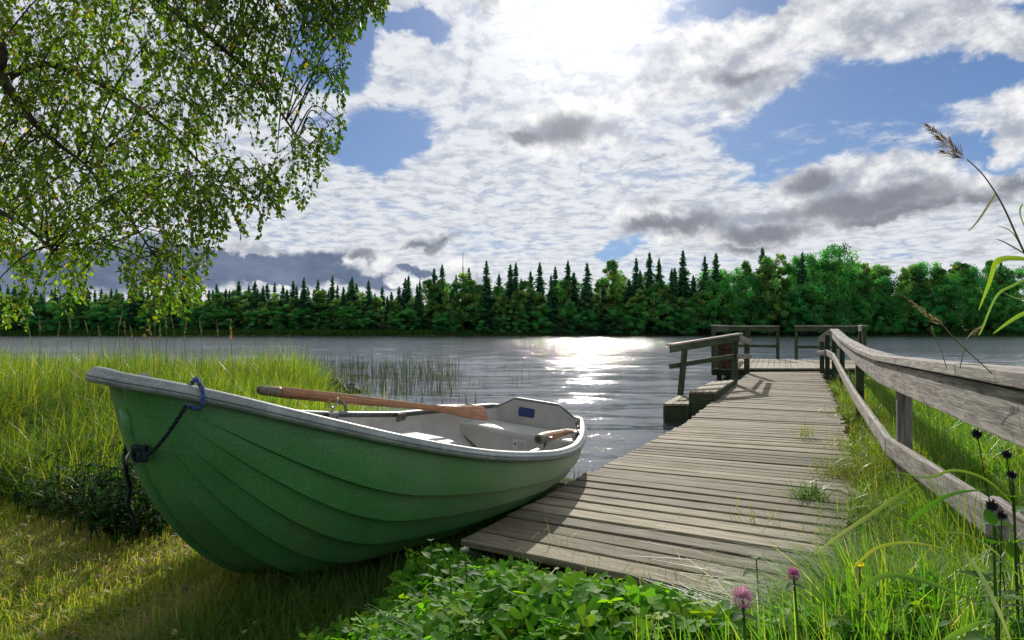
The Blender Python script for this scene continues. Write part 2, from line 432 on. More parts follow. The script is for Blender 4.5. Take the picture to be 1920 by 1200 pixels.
# ------------------------------------------------------------------ terrain and lake
SHX = [-400, -60, -9.5, -5.2, -4.2, -3.2, -2.75, -1.6, -.3, .6, 1.2, 2.4, 3.6, 6, 10.5, 70, 400]
SHY = [22, 19, 15.5, 14.5, 14, 11.6, 9.6, 8.0, 6.7, 6.15, 6.1, 8.0, 12, 15, 17, 22, 24]
def yshore(x): return np.interp(x, SHX, SHY)
def ground(x, y):
    x = np.asarray(x, float); y = np.asarray(y, float)
    d = yshore(x) + .5 * (vnoise(x, y, .6, 3) - .5) - y
    z = np.where(d > 0, .015 + .13 * (1 - np.exp(-d * .8)), np.maximum(-1.6, d * .16))
    z = z + np.where(d > 0, .05 * (vnoise(x, y, 1.1, 1) - .5) * np.clip(d, 0, 1), 0)
    # the bank climbs towards the photographer, on the right half
    m_ = np.clip((x + .55 + .15 * (y - 2)) / .5, 0, 1)
    rise = np.clip((2.5 - y) / .85, 0, 1) ** .9 * .43
    z = z + m_ * rise
    # left bank swells a little
    z = z + .26 * np.exp(-((x + 6.5) / 3.4) ** 2 - ((y - 8.5) / 3.5) ** 2) * (d > 0) * np.clip(d, 0, 1)
    far = 138 + x * 0 + 2.5 * np.sin(x * .03)
    fd = y - far
    z = np.where(fd > 0, np.minimum(.15 + fd * .06, 1.2) + 0 * x, np.where(fd > -8, np.maximum(z, -1.6 * (-fd / 8)), z))
    return z
gx = np.unique(np.concatenate([np.linspace(-9, 12, 150), np.linspace(-60, 60, 50), np.sign(np.linspace(-1, 1, 60)) * np.abs(np.linspace(-1, 1, 60)) ** 2 * 2500]))
gy = np.unique(np.concatenate([np.linspace(-3, 17, 150), np.linspace(-40, 60, 30), np.linspace(110, 160, 40), np.linspace(160, 3500, 30), [-300, -120]]))
X, Y = np.meshgrid(gx, gy); Z = ground(X, Y)
nx, ny = len(gx), len(gy)
idx = np.arange(nx * ny).reshape(ny, nx)
Fq = np.stack([idx[:-1, :-1], idx[:-1, 1:], idx[1:, 1:], idx[1:, :-1]], -1).reshape(-1, 4)
g = npmesh('ground', np.stack([X, Y, Z], -1).reshape(-1, 3), Fq, M['soil'], smooth=True); g['kind'] = 'structure'

# lake: a wave-shaped sheet, fine near the shore
wx = np.unique(np.concatenate([np.linspace(-16, 24, 300), np.sign(np.linspace(-1, 1, 80)) * np.abs(np.linspace(-1, 1, 80)) ** 2 * 900]))
wy = np.unique(np.concatenate([np.arange(5.5, 16, .05), np.arange(16, 34, .10), np.geomspace(34, 141, 160)]))
X, Y = np.meshgrid(wx, wy)
Z = np.zeros_like(X); wr = np.random.default_rng(3)
for k in range(14):
    lam = .34 * 1.22 ** k; ang_ = wr.normal(0, .38); kk = 2 * math.pi / lam; ph_ = wr.uniform(0, 6.28)
    Wx = X + .5 * lam * vnoise(X, Y, .5 / lam, 90 + k) * 2; Wy = Y + .45 * lam * vnoise(X, Y, .45 / lam, 120 + k) * 2
    a_ = .026 / kk * np.clip(1.6 * vnoise(X, Y, .16 / lam ** .5, 150 + k), .2, 1.5)
    fade_ = np.clip((lam / .10 - np.gradient(wy)[:, None] * 30) / 3, 0, 1) if lam < 2 else 1.0
    c_ = np.cos(kk * (Wx * math.sin(ang_) + Wy * math.cos(ang_)) + ph_)
    Z = Z + a_ * fade_ * (c_ - .25 * np.cos(2 * (kk * (Wx * math.sin(ang_) + Wy * math.cos(ang_)) + ph_)))
nx, ny = len(wx), len(wy); idx = np.arange(nx * ny).reshape(ny, nx)
Fq = np.stack([idx[:-1, :-1], idx[:-1, 1:], idx[1:, 1:], idx[1:, :-1]], -1).reshape(-1, 4)
g = npmesh('lake_water', np.stack([X, Y, Z], -1).reshape(-1, 3), Fq, M['water'], smooth=True); g['kind'] = 'structure'

# ------------------------------------------------------------------ rowing boat
BP = dict(x0=.1822, y0=6.4206, z0=.1653, yaw=4.2768, pitch=.0091, roll=-.0972, L=4.2859, B=.8628, bs=.4392, ss=.469, sm=.445, sb=1.0772,
          t0=.4334, p=2.6417, hump=.0959, ov=.116, rk=.8934, rc=.07, se=1.0625, sx=-.103, bx=-.0241, q=1.6133)
def boat_matrix():
    cy, sy = math.cos(BP['yaw']), math.sin(BP['yaw']); cp, sp = math.cos(BP['pitch']), math.sin(BP['pitch']); cr, sr = math.cos(BP['roll']), math.sin(BP['roll'])
    Rz = Matrix(((cy, -sy, 0), (sy, cy, 0), (0, 0, 1))); Ry = Matrix(((cp, 0, -sp), (0, 1, 0), (sp, 0, cp))); Rx = Matrix(((1, 0, 0), (0, cr, -sr), (0, sr, cr)))
    return Matrix.Translation((BP['x0'], BP['y0'], BP['z0'])) @ (Rz @ Ry @ Rx).to_4x4()
BM = boat_matrix()
def bw(x, y, z): return BM @ Vector((x, y, z))
d = BP; L = d['L']
def hz(t):
    tm = .25
    return (d['sx'] * math.sin(math.pi * min(max((t - tm) / (1 - tm), 0), 1)) +
            (d['sm'] + (d['sb'] - d['sm']) * (max(t - tm, 0) / (1 - tm)) ** d['se'] if t > tm else d['sm'] + (d['ss'] - d['sm']) * ((tm - t) / tm) ** 2))
def hb(t):
    b = d['bx'] * math.sin(2 * math.pi * min(max((t - .4) / .6, 0), 1))
    if t > d['t0']: return b + d['B'] * (1 - min((t - d['t0']) / (1 - d['t0']), 1) ** d['p'])
    return b + d['B'] - (d['B'] - d['bs']) * ((d['t0'] - t) / d['t0']) ** 2
def stem(th):
    return (L - d['ov'] - d['rk'] * (1 - math.sin(th) ** (2 / d['q'])), (d['sb'] - .07) * (1 - math.cos(th) ** (2 / d['q'])))
TK = .72                       # where the keel begins to climb (station)
def keel(t):
    if t < TK: return (L * t * (L - d['ov'] - d['rk']) / (L * TK), .012 * ((TK - t) / TK) ** 2)
    return stem((t - TK) / (1 - TK) * math.pi / 2)
NS, NV = 90, 56
LAPS = [.26, .40, .535, .665, .79]
def section(t, inset=0., laps=True):
    """points from keel to rim on the +y side"""
    kx, kz = keel(t); rx, rb, rz = L * t * 1.0, hb(t), hz(t) - .03
    rx = min(rx, L - .05); rb = max(rb - .012, .0)
    sb_ = min(max((t - .55) / .45, 0), 1)
    pts = []
    for j in range(NV + 1):
        v = j / NV
        th = v * math.pi / 2
        e = .78 * (1 - sb_) + 1.0 * sb_
        fy = math.sin(th) ** e
        fz = (1 - math.cos(th)) ** (1.0 * (1 - sb_) + .9 * sb_)
        fz = fz * (1 - .35) + .35 * v ** 1.6
        y = rb * fy; z = kz + (rz - kz) * fz; x = kx + (rx - kx) * fz ** .9
        if laps:
            a = min(max((.90 - t) / .12, 0), 1) * min(1, t / .02 + .6)
            off = 0
            for lv in LAPS:
                if v < lv: off = max(off, .0); 
            # each plank swells outward towards its lower edge, then steps in
            k0 = 0.
            for lv in LAPS + [1.0]:
                if v <= lv:
                    s_ = (v - k0) / (lv - k0); off = (1 - s_) if k0 > 0 else 0; break
                k0 = lv
            # quick ramp at the step
            st_ = min(1, max(0, (v - k0) / .012)) if k0 > 0 else 0
            o2 = .020 * a * off * st_
            ny_, nz_ = math.sin(th) * .9 + .1, -math.cos(th)
            y += o2 * (ny_ if rb > .02 else 0); z += o2 * nz_ * .8
        if inset:
            nyy, nzz = math.sin(th), -math.cos(th)
            y = max(0, y - inset * (nyy + .25)); z = z + inset * (1 - v) * 1.2
            x = min(x, L - d['ov'] - .09)
        pts.append((x, y, z))
    return pts
vs = np.unique(np.concatenate([np.linspace(0, 1, 41)] + [np.array([lv - .002, lv, lv + .012]) for lv in LAPS])); NV = len(vs) - 1
def hull_skin(name, mm, parent, inset=0., laps=True, zcap=None, t_end=1.0, close=True):
    global NV
    V = []; rows = []
    S = 100
    for i in range(S + 1):
        t = t_end * (1 - (1 - i / S) ** 1.25)
        # evaluate on the uneven v set
        pts = []
        base = section_v(t, inset, laps)
        rows.append(base)
    A = np.array(rows)                       # S+1, nv, 3
    nv = A.shape[1]
    Bm = A * np.array([1, -1, 1])
    full = np.concatenate([Bm[:, ::-1], A[:, 1:]], 1)      # from -rim over keel to +rim
    n = full.shape[1]
    Vv = full.reshape(-1, 3).tolist()
    idx = np.arange((S + 1) * n).reshape(S + 1, n)
    F = [list(f) for f in np.stack([idx[:-1, :-1], idx[1:, :-1], idx[1:, 1:], idx[:-1, 1:]], -1).reshape(-1, 4).tolist()]
    if close:                                 # transom
        st = full[0]; half = (n - 1) // 2
        for k in range(half):
            a, b = k, n - 1 - k
            F.append([a, a + 1, b - 1, b] if a + 1 < b - 1 else [a, a + 1, b])
    return Vv, F, n, full
def section_v(t, inset, laps):
    global NV
    kx, kz = keel(t); rb, rz = hb(t), hz(t) - .03
    rx = min(L * t, L - .05); rb = max(rb - .012, 0.)
    sb_ = min(max((t - .55) / .45, 0), 1); pts = []
    for v in vs:
        th = v * math.pi / 2
        e = .72 * (1 - sb_) + 1.35 * sb_
        fy = math.sin(th) ** e
        fz = (1 - math.cos(th)) ** (1.0 * (1 - sb_) + .9 * sb_) * .7 + .3 * v ** 1.6
        y = rb * fy; z = kz + (rz - kz) * fz; x = kx + (rx - kx) * fz ** .9
        if laps:
            a = min(max((.93 - t) / .14, 0), 1); k0 = 0.; off = 0.; 
            for lv in LAPS + [1.0]:
                if v <= lv + 1e-9:
                    s_ = (v - k0) / (lv - k0); off = (1 - s_) ** .8 if k0 > 0 else 0; break
                k0 = lv
            st_ = min(1, max(0, (v - k0 + 1e-9) / .012)) if k0 > 0 else 0
            o2 = .046 * a * off * st_
            y += o2 * (math.sin(th) * .9 + .1); z -= o2 * math.cos(th) * .8
        if inset:
            y = max(0, y - inset * (math.sin(th) + .25)); z = z + inset * (1 - v) * 1.4
            x = min(x, L - d['ov'] - .09); x = max(x, .035)
        pts.append((x, y, z))
    return pts
boat = thing('rowing_boat', 'green clinker-look plastic rowing boat with light grey inside, pulled up beside the boardwalk', 'rowing boat')
boat.matrix_world = BM
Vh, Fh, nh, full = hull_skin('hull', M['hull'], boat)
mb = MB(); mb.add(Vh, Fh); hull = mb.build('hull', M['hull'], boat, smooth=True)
hull.data.polygons.foreach_set('use_smooth', np.ones(len(hull.data.polygons), bool))
try: hull.data.set_sharp_from_angle(angle=R(28))
except Exception: pass
# transom board with raised motor pad (outside, green) is part of the hull; inside skin:
Vi, Fi, ni, fulli = hull_skin('inner_shell', M['liner'], boat, inset=.03, laps=False, close=True)
mb = MB(); mb.add(Vi, [f[::-1] for f in Fi]); inner = mb.build('inner_shell', M['liner'], boat, smooth=True)
try: inner.data.set_sharp_from_angle(angle=R(35))
except Exception: pass
# keel strip
mb = MB()
pts = [(keel(t)[0], 0, keel(t)[1] - .004) for t in np.linspace(0, .97, 60)]
mb.tube(pts, [.018] * 60, 8); mb.build('keel_strip', M['hull'], boat, smooth=True)
# transom raised pad
def rimloop():
    """closed loop of rim points (x,y,z) with outward normals, bow -> near side -> stern -> far side"""
    P = []
    for t in np.linspace(.992, .02, 120): P.append((L * t, max(hb(t), 0.0), hz(t) - .03 * max(0, (t - .9) / .1) ** 2))
    P[0] = (L * .992, .035, hz(1) - .03)
    b0 = hb(.02); z0 = hz(.02); rc = .09
    for th in np.linspace(0, math.pi / 2, 7)[1:]:
        P.append((L * .02 - (rc) * math.sin(th) , b0 - rc * (1 - math.cos(th)), z0))
    x0 = L * .02 - rc
    for w_ in np.linspace(b0 - rc, -(b0 - rc), 23)[1:-1]:
        wn = abs(w_) / (b0 - rc)
        h_ = d['hump'] * min(1, max(0, (1 - wn) / .42))
        P.append((x0, w_, z0 + h_))
    n_near = len(P)
    Q = [(p[0], -p[1], p[2]) for p in P[:126]][::-1]
    return P + Q
loop = rimloop(); NL = len(loop)
prof = [(-.030, -.006), (-.026, .006), (-.010, .012), (.012, .012), (.026, .006), (.030, -.004), (.036, -.010), (.046, -.016), (.049, -.026), (.043, -.033), (.049, -.040), (.046, -.054), (.036, -.062), (.020, -.066), (.004, -.064), (-.012, -.040)]
prof = [(a_ * .82, z_ * .74) for a_, z_ in prof]
V = []; F = []
lp = [Vector(p) for p in loop]
for i, p in enumerate(lp):
    a = lp[(i - 1) % NL]; b = lp[(i + 1) % NL]; dd = (b - a); dd.z = 0
    n_ = Vector((dd.y, -dd.x, 0)).normalized() * -1
    if n_.dot(Vector((p.x - L * .45, p.y * 3, 0))) < 0: n_ = -n_
    if i in (0, NL - 1): n_ = (n_ + Vector((1.2, 0, 0))).normalized()
    k = .55 if (125 < i < NL - 126) else 1.0
    for (u_, z_) in prof: V.append(p + n_ * (u_ * k) + Vector((0, 0, z_ * (k if k < 1 else 1))))
kp = len(prof)
for i in range(NL):
    ii = (i + 1) % NL
    for j in range(kp): F.append([i * kp + j, ii * kp + j, ii * kp + (j + 1) % kp, i * kp + (j + 1) % kp])
mb = MB(); mb.add(V, F); gw = mb.build('gunwale', M['gunwale'], boat, smooth=True)
try: gw.data.set_sharp_from_angle(angle=R(50))
except Exception: pass
# raised transom plate inside the stern (between corners and rim)
b0 = hb(.02) - .03
zb = hz(.02)
mb = MB()
Vt = []; ys = np.linspace(-b0, b0, 21)
def top(y): 
    wn = abs(y) / (hb(.02) - .09); return zb + d['hump'] * min(1, max(0, (1 - wn) / .42)) - .02
for s_, xx in ((0, -.012), (1, .03)):
    for y in ys: Vt.append((xx, y, zb - .10))
    for y in ys: Vt.append((xx, y, top(y)))
n = 21; Ft = []
for k in range(n - 1):
    Ft.append([k, k + 1, n + k + 1, n + k]); Ft.append([2 * n + k, 3 * n + k, 3 * n + k + 1, 2 * n + k + 1]); Ft.append([n + k, n + k + 1, 3 * n + k + 1, 3 * n + k])
mb.add(Vt, Ft); mb.build('transom_board', M['liner'], boat)
# seats
def hw(x, z):       # half width inside hull at height z (approx)
    sec = section_v(x / L, .03, False)
    ys_ = [p[1] for p in sec]; zs_ = [p[2] for p in sec]
    return float(np.interp(z, zs_, ys_))
def seatbox(x0, x1, ylo, yhi, ztop, zbot, rad=.035, lidcurve=0.):
    """moulded seat locker with rounded top edge; y limits may be functions of x,z"""
    mb = MB(); nx_, V, F = 10, [], []
    prof_t = [(0, zbot)] 
    xs = [x0, x0 + rad * .3, x0 + rad] + list(np.linspace(x0 + rad, x1 - rad, nx_))[1:-1] + [x1 - rad, x1 - rad * .3, x1]
    ztops = [ztop - rad, ztop - rad * .3, ztop] + [ztop] * (nx_ - 2) + [ztop, ztop - rad * .3, ztop - rad]
    for x, zt in zip(xs, ztops):
        yl = ylo if not callable(ylo) else ylo(x, zt); yh = yhi if not callable(yhi) else yhi(x, zt)
        yl2 = ylo if not callable(ylo) else ylo(x, zbot); yh2 = yhi if not callable(yhi) else yhi(x, zbot)
        V += [(x, yl2, zbot), (x, yl, zt - rad), (x, yl + rad * .3, zt - rad * .3), (x, yl + rad, zt), (x, (yl + yh) / 2, zt + lidcurve), (x, yh - rad, zt), (x, yh - rad * .3, zt - rad * .3), (x, yh, zt - rad), (x, yh2, zbot)]
    c = 9
    for i in range(len(xs) - 1):
        for j in range(c - 1): F.append([i * c + j, i * c + j + 1, (i + 1) * c + j + 1, (i + 1) * c + j])
    F.append(list(range(c))[::-1]); F.append([(len(xs) - 1) * c + j for j in range(c)])
    mb.add(V, F); return mb
fy_ = lambda x, z: -hw(x, z) - .012
ny_ = lambda x, z: hw(x, z) + .012
seatbox(.05, .46, fy_, ny_, .33, .06).build('stern_seat', M['liner'], boat, smooth=False)
seatbox(1.05, 2.35, fy_, -.22, .31, .06, .05).build('side_seat', M['liner'], boat)
seatbox(1.75, 2.15, lambda x, z: -.24, ny_, .29, .06, .04).build('rowing_seat', M['liner'], boat)
seatbox(2.9, 3.35, lambda x, z: -.28, lambda x, z: .28, .52, .30).build('bow_seat', M['liner'], boat)
# sump ribs on the floor
mb = MB()
for yy in (-.22, 0, .22): mb.bar((.5, yy, .075), (1.7, yy, .075), .05, .02, c=1)
mb.build('floor_ribs', M['liner'], boat)
# stickers
mb = MB(); mb.box((.0365, -.16, .40), (.0395, .0, .485)); mb.build('sticker', M['sticker'], boat)
mb = MB(); mb.bar((.4635, .0, .22), (.4635, .13, .22), .003, .085, c=1)
lab = mb.build('warning_label', simple('label_grey', (.5, .5, .48), .5), boat)
mb = MB()                                    # raised print on the label: frame, triangle, lines
for (y0, y1, z0_, z1_) in ((.045, .12, .245, .249), (.045, .12, .232, .236), (.045, .12, .219, .223), (.045, .11, .206, .21), (.045, .12, .193, .197)): mb.box((.4653, y0, z0_), (.4665, y1, z1_))
mb.add([(.4665, .008, .215), (.4665, .038, .215), (.4665, .023, .248)], [[0, 1, 2]])
mb.build('print', simple('label_print', (.12, .12, .11), .6), lab)
# rowlock seats on the rims
def rowlock(x, side, lockpin=True, tilt=0.):
    y = side * (hb(x / L)); z = hz(x / L)
    mb = MB()
    yo = y - side * .045
    mb.bar((x - .055, yo, z - .028), (x + .055, yo, z - .028), .035, .075, cham=.25, c=1)
    for s_ in (-1, 1): mb.tube([(x + s_ * .035, yo - side * .02, z - .03), (x + s_ * .035, yo - side * .026, z - .03)], .008, 8)
    b = mb.build('rowlock_block', M['metal'], boat)
    if lockpin:
        mb = MB(); mb.tube([(x, yo, z - .06), (x, yo, z + .045)], .008, 8)
        a = [(x - .045 * math.cos(q_) , yo, z + .085 - .045 * math.sin(q_)) for q_ in np.linspace(-.5, math.pi + .5, 14)]
        mb.tube(a, .007, 8); mb.build('rowlock_horn', M['metal'], b, smooth=True)
rowlock(1.93, -1); rowlock(1.12, -1, False); rowlock(1.93, 1, False); rowlock(.62, 1, True)
# bow eye
e_t = .80
th_e = min(np.linspace(.6, 1.5, 200), key=lambda a: abs(proj(np.array(bw(stem(a)[0] + .03, 0, stem(a)[1])))[1] - 860))
sx_, sz_ = stem(th_e)
mb = MB(); ang_ = np.linspace(0, 2 * math.pi, 17)
mb.tube([(sx_ + .02 + .025 * math.cos(a), 0, sz_ + .025 * math.sin(a)) for a in ang_], .006, 8, caps=False)
mb.build('bow_eye', M['metal'], boat, smooth=True)

# ------------------------------------------------------------------ oars
def oar(label, lock, tipv, handle, grip_r=.026, r=.026, bl=.5, bwid=.075, upn=(0, 0, 1)):
    o = thing('oar', label, 'oar', handle)
    h, tp = Vector(handle), Vector(tipv); dd = (tp - h).normalized(); Ltot = (tp - h).length
    loc = lambda s_: dd * s_
    mb = MB(); mb.tube([loc(0), loc(.006), loc(.02), loc(.10), loc(.14), loc(.165), loc(.17)], [.014, grip_r * .9, grip_r, grip_r * 1.02, grip_r * 1.15, grip_r * 1.1, .01], 14)
    mb.build('grip', M['cap_wood'], o, smooth=True)
    mb = MB(); mb.tube([loc(-.004), loc(.001)], grip_r * .6, 12); mb.build('grip_end', M['rubber'], o)
    mb = MB(); s0 = .165; s1 = Ltot - bl
    up_ = Vector(upn); sd_ = dd.cross(up_).normalized(); up_ = sd_.cross(dd)
    n_ = 12; V = []; F = []; UV = []
    stn = [(s0, r * 1.18, r * 1.18), (s0 + .35 * (s1 - s0), r * 1.12, r * 1.1), (s0 + .6 * (s1 - s0), r * .95, r * .95), (s1, r * .72, r * .78)]
    for (s_, a, b) in stn:
        for j in range(8):
            th = math.pi / 8 + j * math.pi / 4; k_ = 1.22 if s_ < s1 else 1
            cx_, cy_ = math.cos(th), math.sin(th)
            V.append(loc(s_) + sd_ * (a * max(-.85, min(.85, cx_ * k_))) + up_ * (b * max(-.85, min(.85, cy_ * k_))))
    for i in range(3):
        for j in range(8):
            jj = (j + 1) % 8; F.append([i * 8 + j, i * 8 + jj, (i + 1) * 8 + jj, (i + 1) * 8 + j]); UV.append([(stn[i][0], j * .02), (stn[i][0], j * .02 + .02), (stn[i + 1][0], j * .02 + .02), (stn[i + 1][0], j * .02)])
    F.append(list(range(7, -1, -1))); UV.append([(0, 0)] * 8)
    mb.add(V, F, UV); mb.build('shaft', M['oar_wood'], o)
    mb = MB(); V = []; F = []; UV = []
    prof_b = [(0, r * .72, r * .78), (.12, r * 1.1, r * .62), (.25, bwid * .75, r * .42), (.36, bwid * .97, .011), (bl - .03, bwid, .008), (bl, bwid * .96, .006)]
    for (s_, a, b) in prof_b:
        for j in range(8):
            th = math.pi / 8 + j * math.pi / 4
            V.append(loc(s1 + s_) + sd_ * (a * 1.05 * max(-.9, min(.9, math.cos(th) * 1.2))) + up_ * (b * math.sin(th)))
    for i in range(len(prof_b) - 1):
        for j in range(8):
            jj = (j + 1) % 8; F.append([i * 8 + j, i * 8 + jj, (i + 1) * 8 + jj, (i + 1) * 8 + j]); UV.append([(prof_b[i][0], j * .02), (prof_b[i][0], j * .02 + .02), (prof_b[i + 1][0], j * .02 + .02), (prof_b[i + 1][0], j * .02)])
    k_ = (len(prof_b) - 1) * 8; F.append([k_ + j for j in range(8)]); UV.append([(0, 0)] * 8)
    mb.add(V, F, UV); mb.build('blade', M['oar_wood'], o)
    if lock is not None:
        ls = lock; mb = MB()
        c_ = loc(ls); 
        mb.tube([c_ + sd_ * (r * 1.5), c_ - sd_ * (r * 1.5)], .012, 8)
        mb.build('pivot_bolt', M['metal'], o)
        pb = Vector((0, 0, 0))
    return o
oar('long wooden oar lying along the far gunwale, its grip sticking out over the grass', .62, atd(912, 775, 6.1), atd(484, 731, 4.85), .034, .037, .55, .085, (.55, -.6, .75))
oar('foreshortened oar in the stern with its dark grip end towards the viewer', .2, atd(1074, 806, 5.9), atd(1009, 824, 4.62), .036, .036, .42, .075, (0, -.2, 1))
# rowlock stalk that carries the long oar (belongs to the boat)
p_ = BM.inverted() @ Vector(atd(641, 749, 5.22)); q_ = BM.inverted() @ Vector(atd(652, 779, 5.25))
mb = MB(); mb.tube([p_, p_ * .5 + q_ * .5 + Vector((.0, 0, .015)), q_], .013, 8); mb.build('rowlock_stalk', M['metal'], boat, smooth=True)
p_ = BM.inverted() @ Vector(atd(1024, 834, 4.75)); q_ = BM.inverted() @ Vector(atd(1018, 852, 4.45))
mb = MB(); mb.tube([p_, (p_ + q_) / 2 + Vector((0.02, 0, -.01)), q_], .013, 8); mb.build('rowlock_stalk', M['metal'], boat, smooth=True)

# ------------------------------------------------------------------ mooring rope
def twisted(name, pts, r, m_, parent, turns=60):
    """two-strand rope along a smooth line"""
    P = [Vector(p) for p in pts]; out = []
    for i in range(len(P) - 1):
        p0 = P[max(i - 1, 0)]; p1 = P[i]; p2 = P[i + 1]; p3 = P[min(i + 2, len(P) - 1)]
        for k in range(10):
            t = k / 10; out.append(.5 * ((2 * p1) + (p2 - p0) * t + (2 * p0 - 5 * p1 + 4 * p2 - p3) * t * t + (3 * p1 - p0 - 3 * p2 + p3) * t ** 3))
    out.append(P[-1]); mb = MB(); acc = 0
    dense = []
    for i in range(len(out) - 1):
        n_ = max(1, int((out[i + 1] - out[i]).length / .006))
        for k in range(n_): dense.append(out[i].lerp(out[i + 1], k / n_))
    dense.append(out[-1])
    for ph in (0, 2.09, 4.19):
        pp = []; s_ = 0
        for i, p in enumerate(dense):
            a = dense[max(i - 1, 0)]; b = dense[min(i + 1, len(dense) - 1)]; dd = (b - a)
            if dd.length < 1e-6: continue
            dd.normalize(); x = dd.cross(Vector((.3, .5, .8))).normalized(); y = dd.cross(x)
            if i: s_ += (p - dense[i - 1]).length
            th = s_ / .045 * 2 * math.pi / 1.6 + ph
            pp.append(p + (x * math.cos(th) + y * math.sin(th)) * r * .5)
        mb.tube(pp, r * .62, 5)
    return mb.build(name, m_, parent, smooth=True)
rope = thing('mooring_rope', 'thin rope looped over the bow gunwale, knotted at the stem and dropping to the ground', 'rope')
ti = .925
def rim(t, s_=1, dz_=0, out=0): return bw(L * t, s_ * (hb(t) + out), hz(t) + dz_)
tr = next(t for t in np.linspace(.99, .8, 400) if proj(np.array(rim(t)))[0] > 366)
eye = bw(sx_ + .03, 0, sz_)
e_in = bw(L * tr - .02, hb(tr) - .12, hz(tr) - .2)
top1 = bw(L * tr, hb(tr) - .02, hz(tr) + .016); top2 = bw(L * tr + .005, hb(tr) + .03, hz(tr) + .012); top3 = bw(L * tr + .01, hb(tr) + .056, hz(tr) - .03); top4 = bw(L * tr + .015, hb(tr) + .045, hz(tr) - .075)
twisted('blue_end', [e_in, top1, top2, top3, top4, Vector(atd(350, 760, top4.y - .05))], .0085, M['rope'], rope)
twisted('tight_line', [Vector(atd(350, 760, top4.y - .05)), Vector(atd(318, 808, (top4.y + eye.y) / 2 - .08)), Vector(atd(290, 842, eye.y - .08)), Vector(atd(268, 856, eye.y - .05))], .0075, M['rope_dark'], rope)
knot = [Vector(atd(262 + 12 * math.cos(a * 2.3), 850 + 13 * math.sin(a * 3.1), eye.y - .03 + .03 * math.sin(a * 1.7))) for a in np.linspace(0, 6.3, 16)]
twisted('knot', knot, .009, M['rope_dark'], rope)
gnd = Vector(atz(254, 1022, .13))
twisted('hanging_line', [Vector(atd(262, 852, eye.y)), Vector(atd(240, 830, eye.y + .1)), Vector(atd(236, 880, eye.y + .2)), Vector(atd(243, 915, eye.y + .45)), Vector(atd(240, 945, eye.y + .7)), Vector(atd(250, 968, eye.y + .85)), Vector(atd(254, 995, gnd.y - .1)), gnd], .009, M['rope_dark'], rope)
stake = thing('mooring_stake', 'short dark stake in the trampled grass where the rope ends', 'stake', tuple(gnd))
mb = MB(); mb.tube([(0, 0, -.1), (0.004, 0, .03), (.0, .004, .09)], [.022, .02, .016], 10); mb.build('stake_shaft', M['rope_dark'], stake)
mb = MB(); mb.tube([(0.022 * math.cos(a), .022 * math.sin(a), .02) for a in np.linspace(0, 6.28, 13)], .009, 6, caps=False); mb.build('rope_loop', M['rope_dark'], stake)

# ------------------------------------------------------------------ boardwalk
def hx(z): return 1.4 - (1.2 - z) * 1.15
ST = [(np.array(atz(868, 1022, .25)), np.array(atz(1560, 1170, .25))),
      (np.array(atz(1108, 887, .25)), np.array(atz(1600, 940, .25))),
      (np.array(atz(1284, 793, .27)), np.array(atz(1585, 806, .27))),
      (np.array(atz(1372, 723, .33)), np.array(atz(1556, 733, .33))),
      (np.array(atz(1407, 697, .365)), np.array(atz(1537, 696, .365)))]
walk = thing('boardwalk', 'weathered grey plank boardwalk running from the bank out to the platform', 'boardwalk')
sec_names = ['deck_section'] * 4
spac = [.188, .132, .128, .128]; gaps = [.036, .017, .014, .013]; drop = [0.02, 0.0, -.006, -.004]
for si in range(4):
    (l0, r0), (l1, r1) = ST[si], ST[si + 1]
    n_ = max(2, int(round(np.linalg.norm((l1 + r1) / 2 - (l0 + r0) / 2) / spac[si])))
    mb = MB()
    up = Vector((0, 0, 1))
    for k in range(n_):
        tt = (k + .5) / n_
        a = Vector(l0 + (l1 - l0) * tt); b = Vector(r0 + (r1 - r0) * tt)
        wd = (Vector((l1 - l0) / n_).length + Vector((r1 - r0) / n_).length) / 2
        dd = (b - a).normalized()
        acr = abs(dd.cross(Vector((l1 + r1 - l0 - r0)).normalized()).length)
        wd = wd * acr - gaps[si] * random.uniform(.6, 1.5)
        a = a - dd * random.uniform(-.012, .018); b = b + dd * random.uniform(-.03, .05)
        dz_ = random.uniform(-.004, .004) - .018 + drop[si]
        a.z += dz_ + random.uniform(-.003, .003); b.z += dz_ + random.uniform(-.003, .003)
        if si == 3 and k > n_ - 3: wd *= .97
        sh = random.uniform(.60, 1.22) if random.random() < .8 else random.uniform(1.15, 1.4)
        mb.bar(a, b, wd, .036, up=(random.uniform(-.015, .015), random.uniform(-.015, .015), 1), cham=.10, segs=4, wob=.0014, c=(sh * random.uniform(.97, 1.03), sh, sh * random.uniform(.93, 1.02)))
    mb.build('deck_section', M['deck_wood'], walk)
    mb = MB()
    for f_ in (.035, .5, .965):
        a = Vector(l0 + (r0 - l0) * f_); b = Vector(l1 + (r1 - l1) * f_); a.z += -.038 + drop[si] - .07; b.z += -.038 + drop[si] - .07
        mb.bar(a, b, .05, .13, c=.7)
    mb.build('joists', M['dark_wood'], walk)
nails = MB()
for si in range(4):
    (l0, r0), (l1, r1) = ST[si], ST[si + 1]
    n_ = max(2, int(round(np.linalg.norm((l1 + r1) / 2 - (l0 + r0) / 2) / spac[si])))
    if si > 2: break
    for k in range(n_):
        for f_ in (.035, .5, .965):
            for q_ in (.3, .7):
                tt = (k + q_ + random.uniform(-.06, .06)) / n_; a = l0 + (l1 - l0) * tt; b = r0 + (r1 - r0) * tt; p = a + (b - a) * (f_ + random.uniform(-.006, .006))
                z_ = p[2] + drop[si] + .0005; nails.add([(p[0] + .005 * math.cos(q), p[1] + .005 * math.sin(q), z_ + .004) for q in np.linspace(0, 6.28, 7)[:-1]] , [[0, 1, 2, 3, 4, 5]])
ni_ = nails.build('nail_heads', simple('rusty_nail', (.045, .03, .02), .7), walk); ni_['kind'] = 'stuff'
